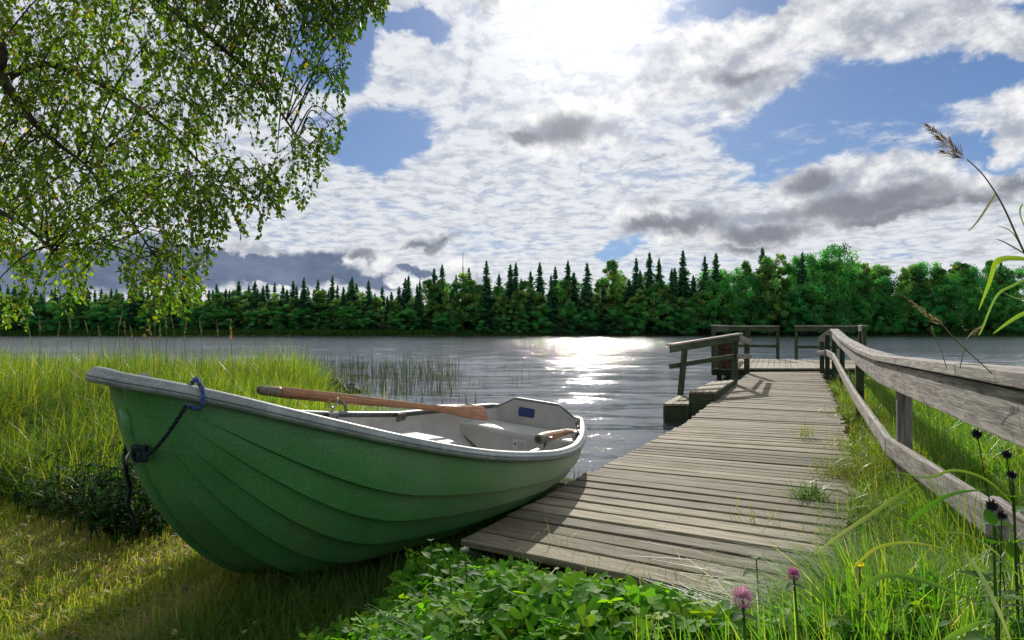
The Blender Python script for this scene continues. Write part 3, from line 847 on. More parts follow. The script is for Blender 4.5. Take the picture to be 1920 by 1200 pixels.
# sawn cross beam ends sticking out beyond the deck on the right
mb = MB()
a = Vector(atz(1590, 928, .23)); b = Vector(atz(1662, 956, .23))
mb.bar(a, b, .11, .07, c=.95)
mb.build('cross_beam', M['rail_wood'], walk)
for si in (1, 2, 3):
    for f_ in (.06, .94):
        p = Vector(ST[si][0] + (ST[si][1] - ST[si][0]) * f_)
        mb = MB(); mb.tube([(p.x, p.y, -1.2), (p.x, p.y, p.z - .16)], .05, 10, c=.6); mb.build('support_post', M['dark_wood'], walk)

# ------------------------------------------------------------------ platform
plat = thing('swimming_platform', 'square plank platform standing over the water at the end of the boardwalk', 'platform')
PZ = .42
S_ = 1.15
def hp(x, y, z=PZ): return Vector((x * S_, y * S_, z))
NLc, NRc, FRc, FLc = hp(4.3, 14.7), hp(7.75, 14.7), hp(9.36, 18.3), hp(6.05, 19.5)
mb = MB(); n_ = 26
for k in range(n_):
    tt = (k + .5) / n_
    a = NLc.lerp(NRc, tt); b = FLc.lerp(FRc, tt)
    mb.bar(a - Vector((0, 0, .018)), b - Vector((0, 0, .018)), .142, .034, segs=2, wob=.001, c=random.uniform(.85, 1.2))
mb.build('platform_deck', M['deck_wood'], plat)
mb = MB()
for (a, b) in ((NLc, NRc), (NRc, FRc), (FRc, FLc), (FLc, NLc)):
    o_ = Vector((0, 0, -.11)); ii = ((NLc + FRc) / 2 - (a + b) / 2).normalized() * .05
    mb.bar(a + o_ + ii, b + o_ + ii, .05, .14, c=.5)
mb.build('edge_beams', M['dark_wood'], plat)
for p in (NLc.lerp(FRc, .04), NRc.lerp(FLc, .04), FRc.lerp(NLc, .04), FLc.lerp(NRc, .04)):
    mb = MB(); mb.tube([(p.x, p.y, -1.6), (p.x, p.y, PZ - .19)], .06, 10, c=.5); mb.build('support_post', M['dark_wood'], plat)

def fence_rail(name, label, posts, top_h, mid_h, deckz, rails=(('top_rail', 1.0), ('middle_rail', 1.0)), cap=True, pw=.10, under=0.0, mw=.09):
    """posts: list of plan points; one straight or bent railing"""
    o = thing(name, label, 'railing')
    for p in posts:
        mb = MB(); mb.bar((p.x, p.y, deckz - under), (p.x, p.y, deckz + top_h - .03), pw, pw, up=(.38, .92, 0), c=random.uniform(.7, 1.1)); mb.build('post', M['dark_wood'], o)
    for a, b in zip(posts[:-1], posts[1:]):
        dd = (b - a).normalized(); a2, b2 = a - dd * .05, b + dd * .05
        off = Vector((dd.y, -dd.x, 0)) * .055
        mb = MB(); mb.bar((a2 + off).to_tuple()[:2] + (deckz + top_h - .10,), (b2 + off).to_tuple()[:2] + (deckz + top_h - .10,), .035, .13, c=.9)
        mb.build('top_rail', M['dark_wood'], o)
        if cap:
            mb = MB(); mb.bar(a2.to_tuple()[:2] + (deckz + top_h,), b2.to_tuple()[:2] + (deckz + top_h,), .15, .035, c=1.2); mb.build('cap_board', M['rail_wood'], o)
        for mh in mid_h:
            mb = MB(); mb.bar((a2 + off).to_tuple()[:2] + (deckz + mh,), (b2 + off).to_tuple()[:2] + (deckz + mh,), .035, mw, c=.9); mb.build('middle_rail', M['dark_wood'], o)
    return o
tg = (FRc - FLc)
fence_rail('platform_railing', 'green-dark railing round the left side and far left edge of the platform', [NLc + Vector((.06, .06, 0)), FLc + Vector((.08, -.1, 0)), FLc.lerp(FRc, .40) + Vector((0, -.08, 0))], 1.06, [.42], PZ, under=.15)
fence_rail('platform_railing', 'green-dark railing along the far right edge of the platform, right of the ladder gap', [FLc.lerp(FRc, .535) + Vector((0, -.08, 0)), FRc + Vector((-.08, -.1, 0)), FLc.lerp(FRc, 1) * .45 + NRc * .55 + Vector((-.06, 0, 0))], 1.06, [.40], PZ, under=.15)
# post at the left of the walkway mouth with its short rails
# wooden box between the posts
bx_ = thing('wooden_box', 'rust-brown wooden box hanging between the dark posts on the left of the platform', 'box', atd(1357, 690, 16.4))
mb = MB()
for k in range(4): mb.bar((-.17, -.16, .06 + k * .155), (.17, -.16, .06 + k * .155), .02, .145, c=random.uniform(.8, 1.2))
mb.build('front_boards', M['rust'], bx_)
mb = MB(); mb.bar((-.18, .15, .3), (.18, .15, .3), .02, .6); mb.bar((-.18, 0, .3), (-.17, 0, .3), .3, .6); mb.bar((.17, 0, .3), (.18, 0, .3), .3, .6)
mb.build('side_panel', M['dark_wood'], bx_)
mb = MB(); mb.bar((0, -.19, .62), (0, .17, .62), .42, .025); mb.build('lid', M['dark_wood'], bx_)

# ------------------------------------------------------------------ side steps to the water
steps = thing('landing_steps', 'two low plank steps with dark sides going down to the water left of the boardwalk', 'steps')
def stepbox(pxs, zt, zb_, n_pl, nm):
    P = [Vector(atz(u, v, zt)) for (u, v) in pxs]      # front-left, front-right, back-right, back-left
    mb = MB()
    for k in range(n_pl):
        tt = (k + .5) / n_pl; a = P[0].lerp(P[1], tt); b = P[3].lerp(P[2], tt)
        wd = ((P[1] - P[0]).length) / n_pl - .014
        mb.bar(a - Vector((0, 0, .016)), b - Vector((0, 0, .016)), wd, .032, c=random.uniform(.95, 1.25))
    mb.build(nm, M['deck_wood'], steps)
    mb = MB(); ctr = (P[0] + P[1] + P[2] + P[3]) / 4
    for a, b in ((P[0], P[1]), (P[1], P[2]), (P[2], P[3]), (P[3], P[0])):
        ii = (ctr - (a + b) / 2).normalized() * .03; h_ = zt - .034 - zb_
        nb = max(1, int(h_ / .16)); 
        for q in range(nb):
            zc = zb_ + h_ * (q + .5) / nb - zt
            mb.bar(a + ii + Vector((0, 0, zc)), b + ii + Vector((0, 0, zc)), .03, h_ / nb - .006, c=random.uniform(.6, 1))
    mb.build('side_boards', M['dark_wood'], steps)
stepbox([(1243, 757), (1291, 757), (1322, 741), (1271, 741)], .26, -.25, 3, 'lower_tread')
stepbox([(1291, 734), (1342, 734), (1377, 712), (1334, 716)], .44, -.25, 4, 'upper_tread')
# its railing
sr = thing('step_railing', 'short dark green handrail with a leaning post beside the landing steps', 'railing')
def D_(z, v): return atz(0, v, z)[1]
pA0, pA1 = Vector(atz(1273, 746, .2)), None
DA = pA0.y; pA1 = Vector(atd(1284, 655, DA + .1))
DB = atz(1375, 716, .40)[1] + .3
pB0, pB1 = Vector(atd(1376, 722, DB)), Vector(atd(1379, 629, DB))
for (a, b, wd) in ((pA0, pA1, .095), (pB0, pB1, .11)):
    mb = MB(); mb.bar(a - Vector((0, 0, .2)), b, wd, wd, up=(.4, .9, 0), c=.9); mb.build('post', M['dark_wood'], sr)
def bar_px(name, mm, par, u0, v0, D0, u1, v1, D1, wd, th, c=1., up=(0, 0, 1)):
    mb = MB(); mb.bar(atd(u0, v0, D0), atd(u1, v1, D1), wd, th, up=up, c=c, segs=3, wob=.002); return mb.build(name, mm, par)
bar_px('top_rail', M['dark_wood'], sr, 1257, 655, DA - .08, 1386, 634, DB - .1, .035, .12, .9)
bar_px('cap_board', M['rail_wood'], sr, 1254, 647, DA - .02, 1388, 625.5, DB - .02, .14, .03, .8)
bar_px('middle_rail', M['dark_wood'], sr, 1256, 687, DA - .08, 1376, 668, DB - .1, .035, .085, .9)
DC = 15.9
pC0, pC1 = Vector(atd(1400, 704, DC)), Vector(atd(1401, 616, DC))
mb = MB(); mb.bar(pC0, pC1, .12, .12, up=(.4, .9, 0), c=.7); mb.build('post', M['dark_wood'], sr)
bar_px('end_rail', M['rail_wood'], sr, 1386, 634, DB - .12, 1407, 642, DC - 1.0, .04, .13, .85)
bar_px('end_rail', M['rail_wood'], sr, 1384, 668, DB - .12, 1408, 668, DC - 1.0, .04, .10, .85)

# ------------------------------------------------------------------ long handrail on the right
hr = thing('handrail', 'long weathered grey timber handrail following the right side of the boardwalk', 'railing')
def railD(u): return .595 / ((u - 960) / FPX - .4313)
def railpt(u, v): return Vector(atd(u, v, railD(u)))
# bottom edge line of the cap plank, and bottom edge of the side board
top_px = [(2300, 800), (1920, 727), (1808, 706), (1700, 686), (1646, 676), (1605, 659), (1586, 647), (1572.5, 636), (1563, 625), (1558, 619)]
bot_px = [(2300, 1010), (1920, 845), (1825, 800), (1700, 744), (1646, 718), (1617, 696), (1590, 670), (1575, 652), (1565, 640), (1559, 633)]
def interp_px(lst, u):
    us = [p[0] for p in lst][::-1]; v_ = [p[1] for p in lst][::-1]; return float(np.interp(u, us, v_))
us = [2250, 1808, 1646, 1606, 1575, 1559]
stn = []
for u in us:
    a = railpt(u, interp_px(top_px, u)); b = railpt(u, interp_px(bot_px, u)); stn.append((a, b))
latd = Vector((math.cos(R(23.3)), -math.sin(R(23.3)), 0))
def ribbon(name, mm, par, quads, c=1.0, gapend=True):
    """a chain of sawn boards; quads: list of stations of 4 corners"""
    V = []; F = []; UV = []
    Ls = 0; ru = random.uniform(0, 30)
    for i, qd in enumerate(quads):
        V += qd
        if i: Ls2 = Ls + (qd[0] - quads[i - 1][0]).length
        if i:
            o = (i - 1) * 4; per = [0]
            for j in range(4): per.append(per[-1] + (quads[i][j] - quads[i][(j + 1) % 4]).length)
            for j in range(4):
                jj = (j + 1) % 4; F.append([o + j, o + jj, o + 4 + jj, o + 4 + j])
                UV.append([(ru + Ls, per[j]), (ru + Ls, per[j + 1]), (ru + Ls2, per[j + 1]), (ru + Ls2, per[j])])
            Ls = Ls2
    F.append([3, 2, 1, 0]); UV.append([(ru, 0), (ru, .05), (ru + .02, .05), (ru + .02, 0)]); k = (len(quads) - 1) * 4; F.append([k, k + 1, k + 2, k + 3]); UV.append([(ru, 0), (ru, .05), (ru + .02, .05), (ru + .02, 0)])
    mb = MB(); mb.add(V, F, UV, c); o = mb.build(name, mm, par)
    bv = o.modifiers.new('edge', 'BEVEL'); bv.width = .005; bv.segments = 2; bv.limit_method = 'ANGLE'
    return o
TH = .045; CW = .17
def splitline(pts, brk):
    return None
segs_ = [(0, 2), (2, 3), (3, 4), (4, 5)]
for (i0, i1) in segs_:
    # side board
    qs = []
    for i in range(i0, i1 + 1):
        a, b = stn[i]; tt = .0
        e_ = latd * (.004 if i0 % 2 else 0)
        aa, bb = Vector(a), Vector(b)
        if i == i1 and i1 != 5: sh = (stn[i - 1][0] - a).normalized() * .004; aa = aa + sh; bb = bb + sh
        dz_ = Vector((0, 0, -.012))
        qs.append([aa + dz_ + e_, aa + dz_ + e_ + latd * .042, bb + e_ + latd * .042, bb + e_])
    ribbon('side_board', M['rail_wood'], hr, qs, random.uniform(.92, 1.08))
for (i0, i1) in [(0, 1), (1, 2), (2, 3), (3, 4), (4, 5)]:
    for lane in (0, 1):
        qs = []
        for i in range(i0, i1 + 1):
            a = Vector(stn[i][0]) - latd * .03 + latd * (lane * (CW / 2 + .008))
            if i == i1 and i1 != 5: a = a + (stn[i - 1][0] - stn[i][0]).normalized() * .006
            tz = .0 + (.003 if (i0 + lane) % 2 else 0)
            wv_ = CW / 2
            qs.append([a + Vector((0, 0, TH + tz)), a + latd * wv_ + Vector((0, 0, TH + tz - (.004 if lane else 0))), a + latd * wv_, a])
        ribbon('cap_board', M['rail_wood'], hr, qs, random.uniform(.85, 1.12))
nl_ = MB()
for (u, dv) in ((1900, 40), (1898, 90), (1812, 30), (1810, 72), (1690, 14), (1688, 36), (1655, 12), (1654, 30), (1608, 8), (1607, 24)):
    v_ = interp_px(top_px, u) + dv; p = railpt(u, v_) - latd * .003; f_ = Vector((math.sin(R(23.3)), math.cos(R(23.3)), 0))
    nl_.add([tuple(p + f_ * (.006 * math.cos(q)) + Vector((0, 0, .006 * math.sin(q)))) for q in np.linspace(0, 6.28, 9)[:-1]], [[7, 6, 5, 4, 3, 2, 1, 0]])
ni_ = nl_.build('nail_heads', bpy.data.materials['rusty_nail'], hr); ni_['kind'] = 'stuff'
# downward end piece past the crest
pk = stn[5][0]
eA, eB = Vector(pk) + Vector((0, .02, 0)), Vector(atd(1537, 634, pk.y + .2))
mb = MB(); mb.bar(eA + Vector((0, 0, .03)), eB + Vector((0, 0, .0)), .12, .045, c=1.0); mb.build('end_cap_board', M['rail_wood'], hr)
mb = MB(); mb.bar(eA + Vector((-.01, -.04, -.06)), eB + Vector((0, -.04, -.09)), .035, .13, c=1.05); mb.build('end_board', M['rail_wood'], hr)
# lower rail: two squared logs, overlapping
def lowpt(u, v, D): return Vector(atd(u, v, D))
low = [(1990, 1075, 2.15), (1850, 975, 2.75), (1755, 905, 3.6), (1660, 836, 5.25), (1600, 745, 8.4), (1578, 704, 10.9), (1560, 668, 14.6), (1548, 661, 15.6)]
for (i0, i1, off, nm) in ((0, 1, .05, 'lower_rail'), (1, 3, 0, 'lower_rail'), (3, 7, .0, 'lower_rail')):
    qs = []
    for i in range(i0, i1 + 1):
        p = lowpt(*low[i]) + latd * off
        hh = .075 if i0 < 3 else .07
        if i == i1 and i1 < 7: p = p + (lowpt(*low[i - 1]) - lowpt(*low[i])).normalized() * (.01 if off == 0 else -.15)
        qs.append([p + Vector((0, 0, hh)), p + Vector((0, 0, hh * .9)) + latd * .055, p + Vector((0, 0, -hh)) + latd * .055, p + Vector((0, 0, -hh))])
    o = ribbon(nm, M['rail_wood'], hr, qs, random.uniform(.95, 1.1)); o.modifiers['edge'].width = .016
# end of lower rail bending round to the left
mb = MB(); mb.bar(lowpt(1549, 661, 15.55), lowpt(1536, 663, 15.9), .10, .12, c=1.05, cham=.2); mb.build('lower_rail_end', M['rail_wood'], hr)
# posts
for (u, vb) in ((1679, 936), (1603, 800), (1573, 738)):
    Dp = railD(u - 12) if u > 1650 else railD(u - 5)
    zt = float(np.interp(u, [p[0] for p in top_px][::-1], [p[1] for p in top_px][::-1]))
    pt = Vector(atd(u, zt + 6, Dp)); 
    mb = MB(); mb.bar((pt.x + .06, pt.y, -.4), (pt.x + .06, pt.y, pt.z - .02), .095, .095, up=(.92, -.38, 0), c=.6); mb.build('post', M['rail_wood'] if u > 1650 else M['dark_wood'], hr)
for (u, v0, D0) in ((1541, 640, 16.0), (1551, 628, 16.1), (1564, 636, 15.4)):
    pt = Vector(atd(u, v0, D0)); mb = MB(); mb.bar((pt.x, pt.y, .2), (pt.x, pt.y, pt.z), .10, .10, up=(.92, -.38, 0), c=.7); mb.build('post', M['dark_wood'], hr)
pt = Vector(atd(2050, 790, railD(2050))); mb = MB(); mb.bar((pt.x + .08, pt.y, -.1), (pt.x + .08, pt.y, pt.z - .02), .095, .095, up=(.92, -.38, 0), c=.8); mb.build('post', M['rail_wood'], hr)

# ------------------------------------------------------------------ vegetation helpers
def blades(P, H, W, PHI, BEND, C, S=3, Ctip=None, flat=0.0, tw=None):
    """P (n,3) H W PHI BEND (n,) C (n,3) -> verts, faces, colours of grass blades"""
    n = len(P); s = np.linspace(0, 1, S + 1)[None, :]
    out = np.sin(PHI)[:, None], np.cos(PHI)[:, None]
    dist = (BEND * H)[:, None] * s ** 1.7
    hgt = H[:, None] * (s - .42 * np.minimum(BEND, 1.5)[:, None] * s ** 2.4)
    cx = P[:, :1] + out[0] * dist; cy = P[:, 1:2] + out[1] * dist; cz = P[:, 2:3] + hgt
    wd = W[:, None] * (1 - s ** 1.6) * .5 + .0004
    ps = PHI + (rng.normal(0, .9, n) if tw is None else tw) + math.pi / 2
    wx_, wy_ = np.sin(ps)[:, None] * wd, np.cos(ps)[:, None] * wd
    V = np.stack([np.stack([cx - wx_, cy - wy_, cz], -1), np.stack([cx + wx_, cy + wy_, cz], -1)], 2)   # n,S+1,2,3
    V = V.reshape(-1, 3)
    b = (np.arange(n) * (S + 1) * 2)[:, None]; k = (np.arange(S) * 2)[None, :]
    F = np.stack([b + k, b + k + 1, b + k + 3, b + k + 2], -1).reshape(-1, 4)
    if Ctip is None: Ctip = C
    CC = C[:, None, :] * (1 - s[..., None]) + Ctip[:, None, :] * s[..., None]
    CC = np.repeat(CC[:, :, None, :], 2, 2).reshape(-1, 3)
    return V, F, CC
def merge(parts):
    V, F, C = [], [], []; o = 0
    for v, f, c in parts: V.append(v); F.append(f + o); C.append(c); o += len(v)
    return np.concatenate(V), np.concatenate(F), np.concatenate(C)
def tri_clear(P, u, v): return None
def palette(n, cols, wts):
    cols = np.array(cols); wts = np.array(wts, float); wts /= wts.sum()
    c = cols[rng.choice(len(cols), n, p=wts)]
    return c * rng.uniform(.75, 1.3, (n, 1)) * rng.uniform(.93, 1.07, (n, 3))
BMi = np.array(BM.inverted())
def in_boat(P):
    Q = np.c_[P, np.ones(len(P))] @ BMi.T
    t = np.clip(Q[:, 0] / L, 0, 1)
    hbv = np.interp(t, np.linspace(0, 1, 40), [hb(tt) for tt in np.linspace(0, 1, 40)])
    return (Q[:, 0] > -.05) & (Q[:, 0] < L - .1) & (np.abs(Q[:, 1]) < hbv * .95)
DL = np.array([s[0][:2] for s in ST]); DR = np.array([s[1][:2] for s in ST])
def on_deck(P, m_=0.0):
    xl = np.interp(P[:, 1], DL[:, 1], DL[:, 0]); xr = np.interp(P[:, 1], DR[:, 1], DR[:, 0])
    # front edge line
    a, b = DL[0], DR[0]; fy = a[1] + (P[:, 0] - a[0]) * (b[1] - a[1]) / (b[0] - a[0])
    return (P[:, 0] > xl + m_) & (P[:, 0] < xr - m_) & (P[:, 1] > fy - .02) & (P[:, 1] < 17)

def scatter_view(n, u0, u1, D0, D1, power=1.0):
    """ground points uniformly over a wedge seen from the bank"""
    D = D0 + (D1 - D0) * rng.random(n) ** power
    u = rng.uniform(u0, u1, n); x = (u - 960) / FPX * D
    return np.stack([x, D, ground(x, D)], -1)

# ---- tall grass of the left bank
N = 90000
P = scatter_view(N, -350, 760, 3.2, 15.5, 1.25)
d_sh = yshore(P[:, 0]) - P[:, 1]
uu, vv = proj(P)
edge = vnoise(P[:, 0], P[:, 1], 1.4, 11)
keep = (d_sh > -.35 * edge) & ~in_boat(P)
# trampled clearing in front: no tall grass nearer than this line
clear_y = 4.55 + .5 * (vnoise(P[:, 0], P[:, 1] * 0, .9, 4) - .5) + np.clip((-P[:, 0] - 3.2) * .15, -.2, .35)
clear_y = np.where(P[:, 0] > -1.55, 5.2 + (P[:, 0] + 1.55) * .8, clear_y)
keep &= P[:, 1] > clear_y
P = P[keep]; n = len(P)
dn = vnoise(P[:, 0], P[:, 1], .8, 8)
H_ = (.26 + .36 * dn + .26 * vnoise(P[:, 0], P[:, 1], 2.2, 9)) * rng.uniform(.6, 1.15, n) * np.clip(.5 + (P[:, 1] - 4.2) * .35, .5, 1.1)
H_ *= np.clip(.78 + .045 * (P[:, 1]), 0, 1.32)
H_ = np.where(P[:, 0] > -3.4, H_ * .85, H_)
C1 = palette(n, [(.15, .22, .012), (.24, .27, .015), (.08, .17, .012), (.30, .30, .05), (.05, .13, .012)], [3, 3, 3, .8, 2])
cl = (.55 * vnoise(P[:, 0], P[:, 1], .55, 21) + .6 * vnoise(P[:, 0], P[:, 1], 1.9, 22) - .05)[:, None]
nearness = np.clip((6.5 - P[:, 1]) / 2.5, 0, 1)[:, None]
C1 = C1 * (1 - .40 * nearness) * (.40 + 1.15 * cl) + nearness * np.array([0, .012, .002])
phi = rng.normal(.6, 1.6, n); bend = np.abs(rng.normal(.35, .3, n))
bent = rng.random(n) < np.where(P[:, 1] < 7, .6, .35)
bend = np.where(bent, bend + .7, bend)
W_ = rng.uniform(.004, .009, n) * (1 + P[:, 1] * .09)
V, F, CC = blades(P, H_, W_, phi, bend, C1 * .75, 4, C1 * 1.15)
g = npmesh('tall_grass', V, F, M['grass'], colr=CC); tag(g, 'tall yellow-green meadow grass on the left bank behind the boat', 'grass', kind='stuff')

# ---- dark leafy weeds behind the bow
def weed_clump(label, px, D, nlv, spread, hgt, cols, L0=.07):
    cx_, cy_, _ = atd(px[0], px[1], D); gz = float(ground(cx_, cy_)); o = thing('weed_clump', label, 'weeds', (cx_, cy_, gz)); parts = []; mb = MB()
    for k in range(nlv // 9):
        sx, sy = random.gauss(0, spread), random.gauss(0, spread * .7); hh = hgt * random.uniform(.5, 1.1); lx, ly = random.gauss(0, .06), random.gauss(0, .06)
        mb.tube([(sx, sy, 0), (sx + lx * .4, sy + ly * .4, hh * .5), (sx + lx, sy + ly, hh)], [.004, .003, .0015], 4, c=(.04, .08, .02))
        for j in range(9):
            tt = 1 - j / 10; Lf = L0 * random.uniform(.6, 1.2) * (1.3 - .5 * tt); V, F = broad_leaf(Lf, Lf * random.uniform(.4, .65), .12, .25, random.uniform(.1, .6), 6)
            V = orient(V, (sx + lx * tt, sy + ly * tt, hh * tt), j * 2.4 + random.uniform(-.4, .4), random.uniform(-.4, .7)); parts.append((V, F, np.tile(np.array(random.choice(cols)) * random.uniform(.7, 1.3), (len(V), 1))))
    mb.build('stems', M['clover'], o); V, F, CC = merge(parts); npmesh('leaves', V, F, M['clover'], colr=CC, parent=o)
DK = ((.012, .05, .012), (.02, .075, .015), (.008, .035, .012))
WEEDS = [('dark leafy weeds crowding the rope right behind the stem of the boat', (262, 900), 4.1, 330, .16, .55), ('dark nettle-like clump just left of the hanging rope', (205, 905), 4.3, 300, .17, .5), ('low dark weeds at the edge of the trampled patch, left of the rope', (130, 915), 4.5, 220, .2, .32)]

# ---- trampled lawn with straw, front left
N = 110000
P = scatter_view(N, -300, 1000, 1.7, 5.4, 1.0)
keep = (P[:, 1] < 5.2) & ~on_deck(P) & (P[:, 0] < .4); P = P[keep]; n = len(P)
H_ = rng.uniform(.025, .10, n); dn = vnoise(P[:, 0], P[:, 1], 1.6, 31)
straw = (rng.random(n) < .34 * (dn > .5)) | (rng.random(n) < .12)
green = palette(n, [(.21, .29, .016), (.33, .36, .03), (.12, .22, .016), (.42, .38, .10)], [3, 3, 2, 2])
st_c = palette(n, [(.40, .33, .15), (.50, .42, .22), (.28, .20, .08)], [2, 1.5, 1])
C1 = np.where(straw[:, None], st_c, green)
lush = np.maximum(np.clip((2.75 - P[:, 1]) / .6, 0, 1) * np.clip((P[:, 0] + 2.4) / .8, 0, 1), np.clip((P[:, 0] + 1.6 - .3 * (P[:, 1] - 2.5)) / .4, 0, 1) * .9)
H_ = H_ * (1 + 1.2 * lush); C1 = C1 * (1 - lush[:, None]) + lush[:, None] * palette(n, [(.025, .09, .010), (.045, .12, .012)], [1, 1])  # lush taller growth, its colour darkened to paint in the hull's shade
bend = np.where(straw, rng.uniform(1.2, 3.0, n), np.abs(rng.normal(.5, .5, n)))
V, F, CC = blades(P, H_, rng.uniform(.003, .006, n), rng.uniform(0, 6.28, n), bend, C1, 3)
g = npmesh('trampled_grass', V, F, M['grass'], colr=CC); tag(g, 'short trampled grass with dry straw in front of the bow', 'grass', kind='stuff')

# ---- sedge and tall grass right of the boardwalk
N = 120000
P = scatter_view(N, 1180, 2500, .75, 17.5, 1.5)
xr = np.interp(P[:, 1], DR[:, 1], DR[:, 0])
fy = DL[0][1] + (P[:, 0] - DL[0][0]) * (DR[0][1] - DL[0][1]) / (DR[0][0] - DL[0][0])
keep = ((P[:, 0] > xr - .02) | (P[:, 1] < fy - .03)) & (yshore(P[:, 0]) - P[:, 1] > -2.2 - 0 * P[:, 0])
keep &= ~((P[:, 1] > 9) & (P[:, 0] > .5 * P[:, 1] + 3.0) & (P[:, 1] > 13))
P = P[keep]; n = len(P)
uu, vv = proj(P)
dn = vnoise(P[:, 0], P[:, 1], 1.3, 41)
H_ = (.30 + .34 * dn) * rng.uniform(.5, 1.15, n)
strip = P[:, 0] - np.interp(P[:, 1], DR[:, 1], DR[:, 0])
H_ = np.where((strip < .45) & (P[:, 1] > 2.2), H_ * (.45 + .75 * np.clip(strip, 0, .45)), H_)
H_ = np.where(P[:, 1] < 2.4, H_ * .75, H_)
# never taller than the sight line just under the handrail's top
zmax = 1.4 - .13 - P[:, 1] * .012
H_ = np.minimum(H_, (zmax - P[:, 2]) * rng.uniform(.5, 1.0, n)); H_ = np.maximum(H_, .05)
# near blades stay below the line of sight onto the planks
H_ = np.where(P[:, 1] < 2.4, np.minimum(H_, np.maximum(.05, (1.4 - P[:, 1] * (np.interp(uu, [1180, 1400, 1560, 1640, 1760, 2000], [1150, 1150, 1075, 900, 800, 760]) - 616) / FPX) - P[:, 2])), H_)
C1 = palette(n, [(.08, .19, .012), (.15, .26, .018), (.05, .15, .012), (.22, .29, .03), (.34, .31, .08)], [3, 3, 3, 1.5, .45])
C1 = C1 * (.6 + .75 * vnoise(P[:, 0], P[:, 1], .9, 51)[:, None])
mid = ((strip < .6) & (P[:, 1] > 4.5))[:, None]
C1 = np.where(mid, C1 * np.array([1.25, .95, .9]), C1)
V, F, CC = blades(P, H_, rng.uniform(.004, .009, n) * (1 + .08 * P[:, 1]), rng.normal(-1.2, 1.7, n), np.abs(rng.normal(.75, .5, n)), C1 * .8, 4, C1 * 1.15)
g = npmesh('lush_grass', V, F, M['grass'], colr=CC); tag(g, 'lush long grass and sedge along the right side of the boardwalk', 'grass', kind='stuff')

# ---- finer, arching grass nearest the lens
N = 26000; P = scatter_view(N, 1330, 2150, .95, 3.4, 1.0)
xr = np.interp(P[:, 1], DR[:, 1], DR[:, 0]); fy = DL[0][1] + (P[:, 0] - DL[0][0]) * (DR[0][1] - DL[0][1]) / (DR[0][0] - DL[0][0])
P = P[(P[:, 0] > xr + .03) | (P[:, 1] < fy - .05)]; n = len(P); H_ = rng.uniform(.10, .42, n)
tu, tv = proj(P + np.stack([0 * H_, 0 * H_, H_ * .8], -1)); lim = np.interp(tu, [1200, 1400, 1540, 1600, 1680, 1780, 1920, 2100], [1165, 1140, 1090, 1010, 930, 940, 1010, 1060])
k_ = tv > lim + 12 + np.abs(rng.normal(0, 10, n)); P, H_ = P[k_], H_[k_]; n = len(P)
C1 = palette(n, [(.09, .21, .014), (.17, .29, .02), (.05, .15, .012), (.30, .36, .05), (.42, .40, .16)], [3, 3, 2.5, 1.5, .5]) * (.55 + .8 * vnoise(P[:, 0], P[:, 1], 2.6, 57)[:, None])
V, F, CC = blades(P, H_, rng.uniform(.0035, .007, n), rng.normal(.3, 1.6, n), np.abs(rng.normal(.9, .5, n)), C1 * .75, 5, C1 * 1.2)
g = npmesh('fine_grass', V, F, M['grass'], colr=CC); tag(g, 'fine arching grass blades in the bottom right foreground', 'grass', kind='stuff')

# ---- reeds in the water
N = 2700
u = rng.uniform(480, 868, N); D = rng.uniform(14.5, 27, N)
keep = (u < 868 - 14 * np.abs(rng.normal(0, 1.2, N))) & (rng.random(N) < np.interp(u, [480, 560, 700, 850], [.8, 1, 1, .85])); u, D = u[keep], D[keep]
x = (u - 960) / FPX * D; P = np.stack([x, D, 0 * x - .1], -1)
u2 = rng.uniform(620, 900, 160); D2 = rng.uniform(9.5, 15, 160); P2 = np.stack([(u2 - 960) / FPX * D2, D2, 0 * D2 - .1], -1)
u3 = rng.uniform(850, 1000, 40); D3 = rng.uniform(16, 26, 40); P3 = np.stack([(u3 - 960) / FPX * D3, D3, 0 * D3 - .1], -1)
P = np.concatenate([P, P2, P3]); n = len(P)
H_ = np.concatenate([rng.uniform(.25, .74, len(u)) * np.interp(u, [480, 600, 868], [1.25, 1.1, .95]), rng.uniform(.15, .5, 160), rng.uniform(.2, .5, 40)])
C1 = palette(n, [(.06, .07, .04), (.09, .10, .06), (.04, .055, .03), (.05, .09, .03)], [3, 1, 2, 1.2])
V, F, CC = blades(P, H_, rng.uniform(.007, .015, n), rng.uniform(0, 6.28, n), np.abs(rng.normal(.08, .14, n)), C1, 3, tw=rng.normal(0, .3, n))
g = npmesh('water_reeds', V, F, M['reed'], colr=CC); tag(g, 'bed of thin dark reeds standing in the lake beyond the bow', 'reeds', kind='stuff')

# ---- a few sprigs of grass in the boat's shade and along the deck edge
def tuft(name, label, px, z, n, h, wd, cols, group=None, spread=.05, bend=.5, cat='grass tuft'):
    base = np.array(atz(px[0], px[1], z)); P = base * 0 + np.stack([rng.normal(0, spread, n), rng.normal(0, spread, n), np.zeros(n)], -1)
    C1 = palette(n, cols, [1] * len(cols))
    V, F, CC = blades(P, h * rng.uniform(.5, 1.1, n), wd * rng.uniform(.7, 1.3, n), rng.uniform(0, 6.28, n), np.abs(rng.normal(bend, bend * .6, n)), C1 * .8, 5, C1 * 1.15)
    o = npmesh(name, V, F, M['grass'], colr=CC); o.location = base; return tag(o, label, cat, group)
G1 = [(.06, .15, .012), (.10, .19, .02), (.04, .11, .012)]; G2 = [(.14, .20, .02), (.10, .17, .02), (.25, .26, .06)]
tuft('grass_tuft', 'thick green grass tuft on the planks beside the rail', (1515, 938), .25, 120, .20, .006, G1, spread=.06, bend=.9)
tuft('grass_tuft', 'yellowish grass sprig growing through the middle of the boardwalk', (1508, 818), .28, 26, .20, .006, G2, spread=.05, bend=.35)
